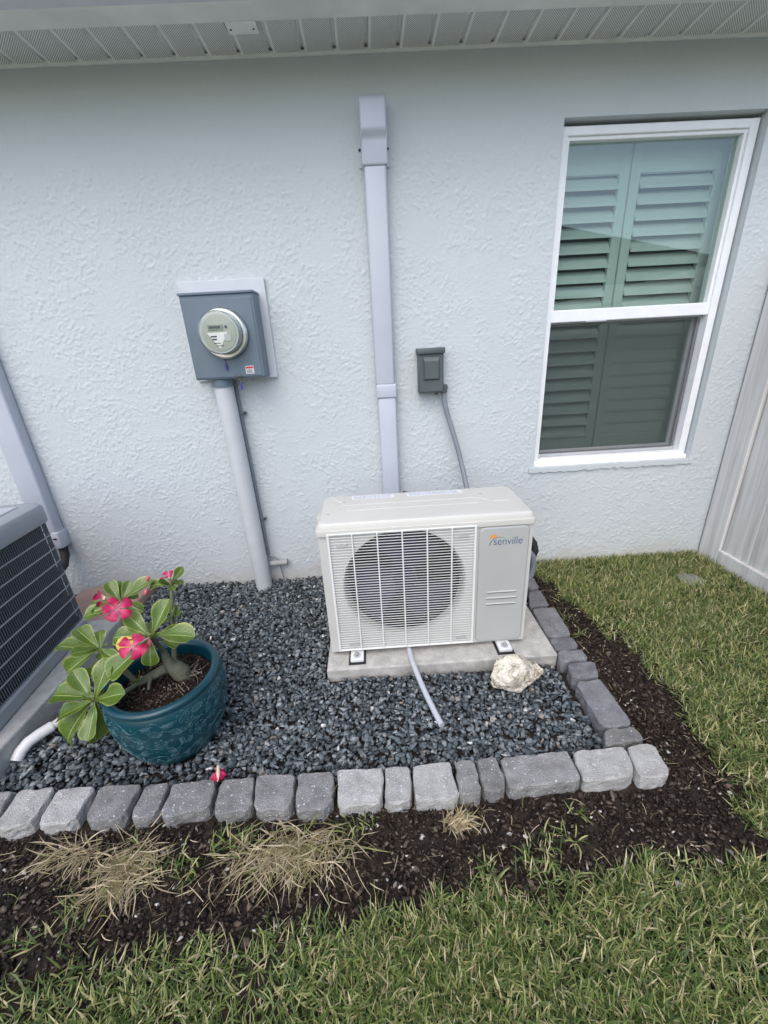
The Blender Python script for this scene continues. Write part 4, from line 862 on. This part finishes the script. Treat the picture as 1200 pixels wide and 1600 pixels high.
po = scatter('bark_chips', pos, sc_[:, None]*np.stack([rr2.uniform(1, 2.2, n), rr2.uniform(.6, 1, n), rr2.uniform(.4, .8, n)], 1), rotmats(n, rr2, .6), hull_protos(10, 9, 8), MULCH, rr2); po.parent = pot
q = MB()
for k in range(14):
    a_ = rr2.uniform(-2.4, .9); r0 = rr2.uniform(.035, .05); pts = []; bend = rr2.normal(0, .5); nn = rr2.integers(4, 7)
    for i in range(nn): ang = a_+bend*i/nn; rad_ = r0+i*.013; pts.append((PX+.03+rad_*math.cos(ang), PY+.02+rad_*math.sin(ang), .2705+.003*math.sin(i*1.7+k)-.0008*i))
    q.tube(pts, [.0016*(1-.12*i) for i in range(nn)], 5)
rt = q.build('dry_roots', ROOT, pot); rt['kind'] = 'stuff'
# raised ornament: blossoms, fans, scrolls and leaf sprays laid over the belly
pz, prr = np.array([p[1] for p in prof[2:]]), np.array([p[0] for p in prof[2:]])
def on_pot(u, z):   # u = arc length at belly radius
    z = min(max(z, .02), .281); rd = float(np.interp(z, pz, prr))+.0004; a_ = u/.195; return (PX+rd*math.cos(a_), PY+rd*math.sin(a_), z)
q = MB(); rq = random.Random(12)
def stroke(pts, r_=.0011):
    P = [on_pot(*p) for p in pts]
    q.tube(P, [r_*(.55+.45*math.sin(math.pi*(i+.4)/(len(P)-.2))) for i in range(len(P))], 5, False)
def petal2(u, z, ang, l, w_):
    P = []
    for k in range(13):
        t = k/12*2*math.pi; a1 = l*(.55-.45*math.cos(t)); b1 = w_*math.sin(t)*(1-.25*math.cos(t)); P.append((u+a1*math.cos(ang)-b1*math.sin(ang), z+a1*math.sin(ang)+b1*math.cos(ang)))
    stroke(P)
def spiral(u, z, ang, s, flip):
    stroke([(u+s*(1.2-.16*k)*math.cos(ang+flip*k*.62), z+s*(1.2-.16*k)*math.sin(ang+flip*k*.62)) for k in range(8)])
UL = 2*math.pi*.195
def blossom(u, z, s, n=6):
    for k in range(n): petal2(u+.005*math.cos(k*6.283/n), z+.005*math.sin(k*6.283/n), k*6.283/n+.3, s, s*.30)
def fanm(u, z, s, a0):
    for k in range(7): a_ = a0-.9+.3*k; petal2(u+s*.3*math.cos(a_), z+s*.3*math.sin(a_), a_, s, s*.11)
    stroke([(u+s*.27*math.cos(a0-1.2+.3*k), z+s*.27*math.sin(a0-1.2+.3*k)) for k in range(9)])
def spray(u, z, s, a0):
    stroke([(u+s*t*math.cos(a0+.3*t), z+s*t*math.sin(a0+.3*t)) for t in (0, .25, .5, .75, 1)])
    for k in range(4):
        t = .2+.22*k
        for sg in (-1, 1): petal2(u+s*t*math.cos(a0+.3*t), z+s*t*math.sin(a0+.3*t), a0+sg*.8, s*.33, s*.07)
for row, z0 in enumerate((.258, .218, .176, .136, .098, .064)):
    nU = 21-row
    for k in range(0, nU, 2): u0 = UL*k/nU; stroke([(u0+UL/nU*1.7*t/11, z0+.015*math.sin(t/11*6.283+row)) for t in range(12)], .0008)
    for k in range(nU):
        u = UL*(k+.5*(row % 2))/nU+rq.uniform(-.008, .008); z = z0+rq.uniform(-.008, .008); sc = [.85, .9, .95, .85, .8, .7][row]
        t = rq.choice('bfsfbs'); a0 = rq.uniform(0, 6.28)
        if t == 'b': blossom(u, z, .019*sc, rq.choice((5, 6)))
        elif t == 'f': fanm(u, z-.010*sc, .024*sc, rq.uniform(.6, 2.5))
        else: spray(u-.013*math.cos(a0), z-.01*math.sin(a0), .036*sc, a0)
        spiral(u+UL/nU*.5, z+rq.uniform(-.012, .012), rq.uniform(0, 6.28), .009*sc, rq.choice((-1, 1)))
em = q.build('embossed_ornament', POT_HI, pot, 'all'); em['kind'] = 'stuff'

# ------------------------------------------------------------------ desert rose
pr_ = thing('desert_rose', 'desert rose plant with paddle leaves and pink flowers in pot', 'plant', (PX, PY, .262))
OO = np.array([PX, PY, .262])
def leaf_mesh(name, m, bend, cup, wid=.255, nV=12, nU=6, twist=0.0, rip=.012):
    V = []; F = []; UV = []
    for i in range(nV+1):
        t = i/nV; w_ = wid*(np.interp(t, [0, .12, .35, .6, .78, .9, .97, 1], [.10, .16, .48, .86, 1, .84, .46, .06]))
        for j in range(nU+1):
            s = j/nU*2-1; yy = s*w_; zz = cup*abs(s)**1.4*w_+rip*math.sin(11*t+s)*s*s; ta = twist*t*t; V.append((t-.12*bend*t*t, yy*math.cos(ta)-zz*math.sin(ta), -bend*.30*t*t+yy*math.sin(ta)+zz*math.cos(ta))); UV.append((j/nU, t))
    for i in range(nV):
        for j in range(nU): a_ = i*(nU+1)+j; F.append((a_, a_+nU+1, a_+nU+2, a_+1))
    me = bpy.data.meshes.new(name); me.from_pydata(V, [], F); uvl = me.uv_layers.new(name='UVMap')
    for p in me.polygons:
        for li, vi in zip(p.loop_indices, p.vertices): uvl.data[li].uv = UV[vi]
    me.materials.append(m); me.polygons.foreach_set('use_smooth', [True]*len(me.polygons)); return me
LM = [leaf_mesh('leaf', LEAF, .35, .42, twist=.35, rip=.03), leaf_mesh('leaf', LEAF, .75, .25, twist=-.4, rip=.035), leaf_mesh('leaf', LEAF, -.25, .38, twist=.2, rip=.03), leaf_mesh('leaf', LEAF, .5, .55, .24, twist=-.25, rip=.025)]
LY = leaf_mesh('leaf', LEAF_Y, .2, .2)
PM = [leaf_mesh('petal', PETAL, .6, -.1, .44, 9, 6, .4, .07), leaf_mesh('petal', PETAL, .15, .35, .40, 9, 6, -.35, .08)]
CV = Vector(CAM)
def aim(base, tip, face, scale, me, name, parent, roll=0.0):
    x = (Vector(tip)-Vector(base)); L_ = x.length; x.normalize(); z = Vector(face); z = (z-x*z.dot(x)).normalized(); y = z.cross(x)
    Mx = Matrix((x, y, z)).transposed().to_4x4() @ Matrix.Rotation(roll, 4, 'X')
    o = bpy.data.objects.new(name, me); col.objects.link(o); o.parent = parent
    po_ = OFF.get(parent.name, Vector((0, 0, 0))); o.matrix_local = Matrix.Translation(Vector(base)-po_) @ Mx @ Matrix.Diagonal((L_*scale, L_*scale, L_*scale, 1)); return o
def Z1(x, y): return (130+x*.14167, 880+y*.14167)
def Z2(x, y): return (70+x*.15, 970+y*.15)
ROS = [  # crown centre (pixel, depth Y), leaf tips (pixel, depth offset)
    (Z1(425, 430), -1.02, [(Z1(265, 215), .03), (Z1(350, 185), .05), (Z1(505, 222), .05), (Z1(720, 185), .02), (Z1(640, 520), -.03), (Z1(50, 410), .0), (Z1(70, 590), -.03), (Z1(120, 510), -.05), (Z1(600, 330), .06)]),
    (Z1(740, 815), -1.13, [(Z1(315, 765), -.01), (Z1(525, 600), .05), (Z1(905, 420), .05), (Z1(1190, 770), -.01), (Z1(720, 1145), -.06), (Z1(350, 1210), -.06), (Z1(690, 640), .08), (Z1(1080, 730), .04)]),
    (Z1(968, 235), -1.00, [(Z1(1095, 65), .02), (Z1(1110, 220), .02), (Z1(850, 200), -.03), (Z1(720, 215), .0), (Z1(1000, 300), -.04)]),
    (Z1(1000, 600), -1.04, [(Z1(1020, 470), .03), (Z1(905, 650), -.03), (Z1(960, 450), .02)]),
    (Z2(575, 292), -1.10, [(Z2(330, 75), .04), (Z2(570, 80), .05), (Z2(190, 285), .01), (Z2(185, 530), -.04), (Z2(725, 385), -.04), (Z2(440, 240), .05), (Z2(300, 345), -.05)]),
    (Z2(520, 830), -1.22, [(Z2(610, 440), .03), (Z2(320, 555), .05), (Z2(75, 735), .02), (Z2(118, 995), -.02), (Z2(75, 1270), -.05), (Z2(470, 1200), -.07), (Z2(560, 1265), -.05), (Z2(775, 745), -.03), (Z2(260, 640), .06)]),
    (Z2(640, 430), -1.12, [(Z2(745, 340), .03), (Z2(740, 480), -.01), (Z2(400, 600), -.02), (Z2(620, 380), .04)])]
base = Vector((PX+.015, PY+.03, .262))
# swollen base and limbs
MB().tube([base+Vector((.045, -.006, -.012)), base+Vector((.035, -.004, .018)), base+Vector((.015, 0, .040)), base+Vector((-.004, .004, .058)), base+Vector((-.010, .006, .085)), base+Vector((-.012, .008, .11))], [.024, .032, .028, .021, .014, .010], 16).build('trunk', BARK, pr_, True)
cen = [Vector(at_y(*c, Y)) for c, Y, _ in ROS]
top = base+Vector((-.012, .008, .105)); low = base+Vector((-.015, -.006, .045))
def limb(a_, b_, sag, r0, r1, n=7):
    a_, b_ = Vector(a_), Vector(b_); P = []
    for i in range(n+1): t = i/n; p = a_.lerp(b_, t); p += Vector((0, 0, sag*math.sin(math.pi*t))); P.append(p)
    return MB().tube(P, [r0+(r1-r0)*i/n for i in range(n+1)], 9)
lw = base+Vector((-.095, -.055, .030)); limb(low, lw, .0, .019, .012).build('branch', BARK, pr_, True)
for k, (st_, sag, r0) in enumerate(((top, .01, .009), (top, .0, .009), (base+Vector((.006, .012, .05)), -.01, .008), (base+Vector((.012, .010, .05)), 0, .007), (lw, .02, .007), (lw, -.015, .009), (lw, .01, .006))):
    limb(st_, cen[k], sag, r0, .0052).build('branch', BARK if k != 2 else TWIG, pr_, True)
limb(base+Vector((-.05, -.03, .04)), base+Vector((-.055, -.07, .012)), .01, .008, .004).build('branch', BARK, pr_, True)
lr = random.Random(3)
for k, (c, Y, tips) in enumerate(ROS):
    for i, (tp, dy) in enumerate(tips):
        b_ = cen[k]+Vector((lr.uniform(-.004, .004), lr.uniform(-.004, .004), lr.uniform(-.004, .006))); t_ = Vector(at_y(*tp, Y+dy))
        face = (CV-b_).normalized()*.75+Vector((lr.uniform(-.25, .25), lr.uniform(-.2, .2), .75))
        aim(b_, t_, face, 1.10, LM[(i+k) % 4], 'leaf', pr_, lr.uniform(-.3, .3))
for k in range(7):   # younger leaves filling each crown
    for i in range(4):
        a_ = lr.uniform(0, 6.283); l_ = lr.uniform(.028, .05); b_ = cen[k]; d_ = Vector((math.cos(a_), math.sin(a_)*.7, lr.uniform(.1, .9))).normalized()
        aim(b_, b_+d_*l_, Vector((0, 0, 1))+(CV-b_).normalized()*.5, 1.0, LM[(i+k+1) % 4], 'leaf', pr_, lr.uniform(-.4, .4))
aim(cen[1]+Vector((-.005, -.01, 0)), Vector(at_y(*Z1(360, 900), -1.17)), CV-cen[1]+Vector((0, 0, 1)), 1.05, LY, 'leaf', pr_)
aim(cen[1]+Vector((0.03, .0, -.02)), Vector(at_y(*Z1(1060, 905), -1.12)), CV-cen[1]+Vector((0, 0, 1)), 1.0, LM[0], 'leaf', pr_)
aim(lw, Vector(at_y(*Z1(580, 1240), -1.19)), CV-lw+Vector((0, 0, 1)), 1.0, LM[0], 'leaf', pr_)
def flower(c, normal, s, root, n=5, half=False, spin=.3):
    c = Vector(c); nz = Vector(normal).normalized(); ex_ = nz.orthogonal().normalized(); ey = nz.cross(ex_)
    fl_ = limb(root, c-nz*.002, 0, .003, .0065, 4).build('flower', BUD_PALE, pr_, True)
    for k in range(n):
        a_ = spin+k*2*math.pi/n+lr.uniform(-.2, .2); d = ex_*math.cos(a_)+ey*math.sin(a_)
        aim(c+d*.002, c+d*s+nz*(lr.uniform(-.004, .016) if not half else .8*s), nz, lr.uniform(.95, 1.08), PM[k % 2], 'petal', fl_, lr.uniform(-.5, .5))
    return fl_
tocam = lambda p: (CV-Vector(p)).normalized()
c = at_y(*Z1(378, 500), -1.10); flower(c, tocam(c)+Vector((-.1, 0, -.1)), .044, cen[0])
c = at_y(*Z1(545, 925), -1.21); flower(c, tocam(c)+Vector((-.3, 0, -.15)), .045, cen[1], spin=.9)
c = at_y(*Z1(940, 150), -1.03); flower(c, Vector((-.2, -.2, 1)), .020, cen[2], half=True)
c = at_y(*Z1(215, 385), -1.08); flower(c, Vector((-1, -.3, .1)), .024, cen[0], half=True)
for (p, Y, rt_) in ((Z1(688, 325), -1.03, 0), (Z1(712, 172), -1.0, 0), (Z1(733, 878), -1.17, 1)):
    c = Vector(at_y(*p, Y)); d = (c-cen[rt_]).normalized() if rt_ == 0 else Vector((0, -.2, -1))
    if rt_ == 0: d = Vector((.35, 0, .8)).normalized()
    MB().tube([c-d*.012, c-d*.007, c, c+d*.008, c+d*.013], [.002, .0055, .0065, .005, .0012], 10).build('bud', BUD, pr_, 'all')
for k in range(3):  # leaf-scar nubs and cream tips
    c = cen[k]; MB().tube([c, c+Vector((0, -.004, .012))], [.005, .002], 8).build('shoot_tip', TWIG, pr_, 'all')
# fallen blossom on the edging
pc = Vector(at_z(342, 1212, .058)); ff_ = thing('fallen_flower', 'fallen pink blossom lying at a gap between edging stones', 'flower', pc)
MB().tube([pc+Vector((0, .012, .034)), pc+Vector((0, .006, .022)), pc+Vector((0, 0, .010)), pc+Vector((.002, -.012, .002)), pc+Vector((.002, -.02, .0))], [.0035, .0055, .0065, .003, .0015], 10).build('flower_tube', BUD_PALE, ff_, 'all')
for k in range(5):
    a_ = .4+k*1.2566; aim(pc+Vector((0, .004, .022)), pc+Vector((.020*math.cos(a_), .004+.016*math.sin(a_), -.004)), Vector((math.cos(a_), math.sin(a_), .6)), 1.25, PM[k % 2], 'petal', ff_)

# ------------------------------------------------------------------ house across the side yard (mirrored in the window glass)
nb_ = thing('neighbour_house', 'beige neighbouring house with hip roof mirrored in the window', 'house', (7, -12, 0))
B(2.6, 11, -16, -9.5, -.1, 2.6).build('wall', HOUSE2, nb_)
m = MB(); m.add([(2.1, -9.0, 2.55), (11.5, -9.0, 2.55), (11.5, -16.5, 2.55), (2.1, -16.5, 2.55), (4.3, -12.2, 4.75), (5.4, -12.2, 4.75)], [(0, 1, 5, 4), (1, 2, 5), (2, 3, 4, 5), (3, 0, 4), (0, 1, 2, 3)]); m.build('roof', ROOF, nb_)
B(2.1, 11.5, -9.02, -8.98, 2.38, 2.56).build('fascia', VINYL, nb_)
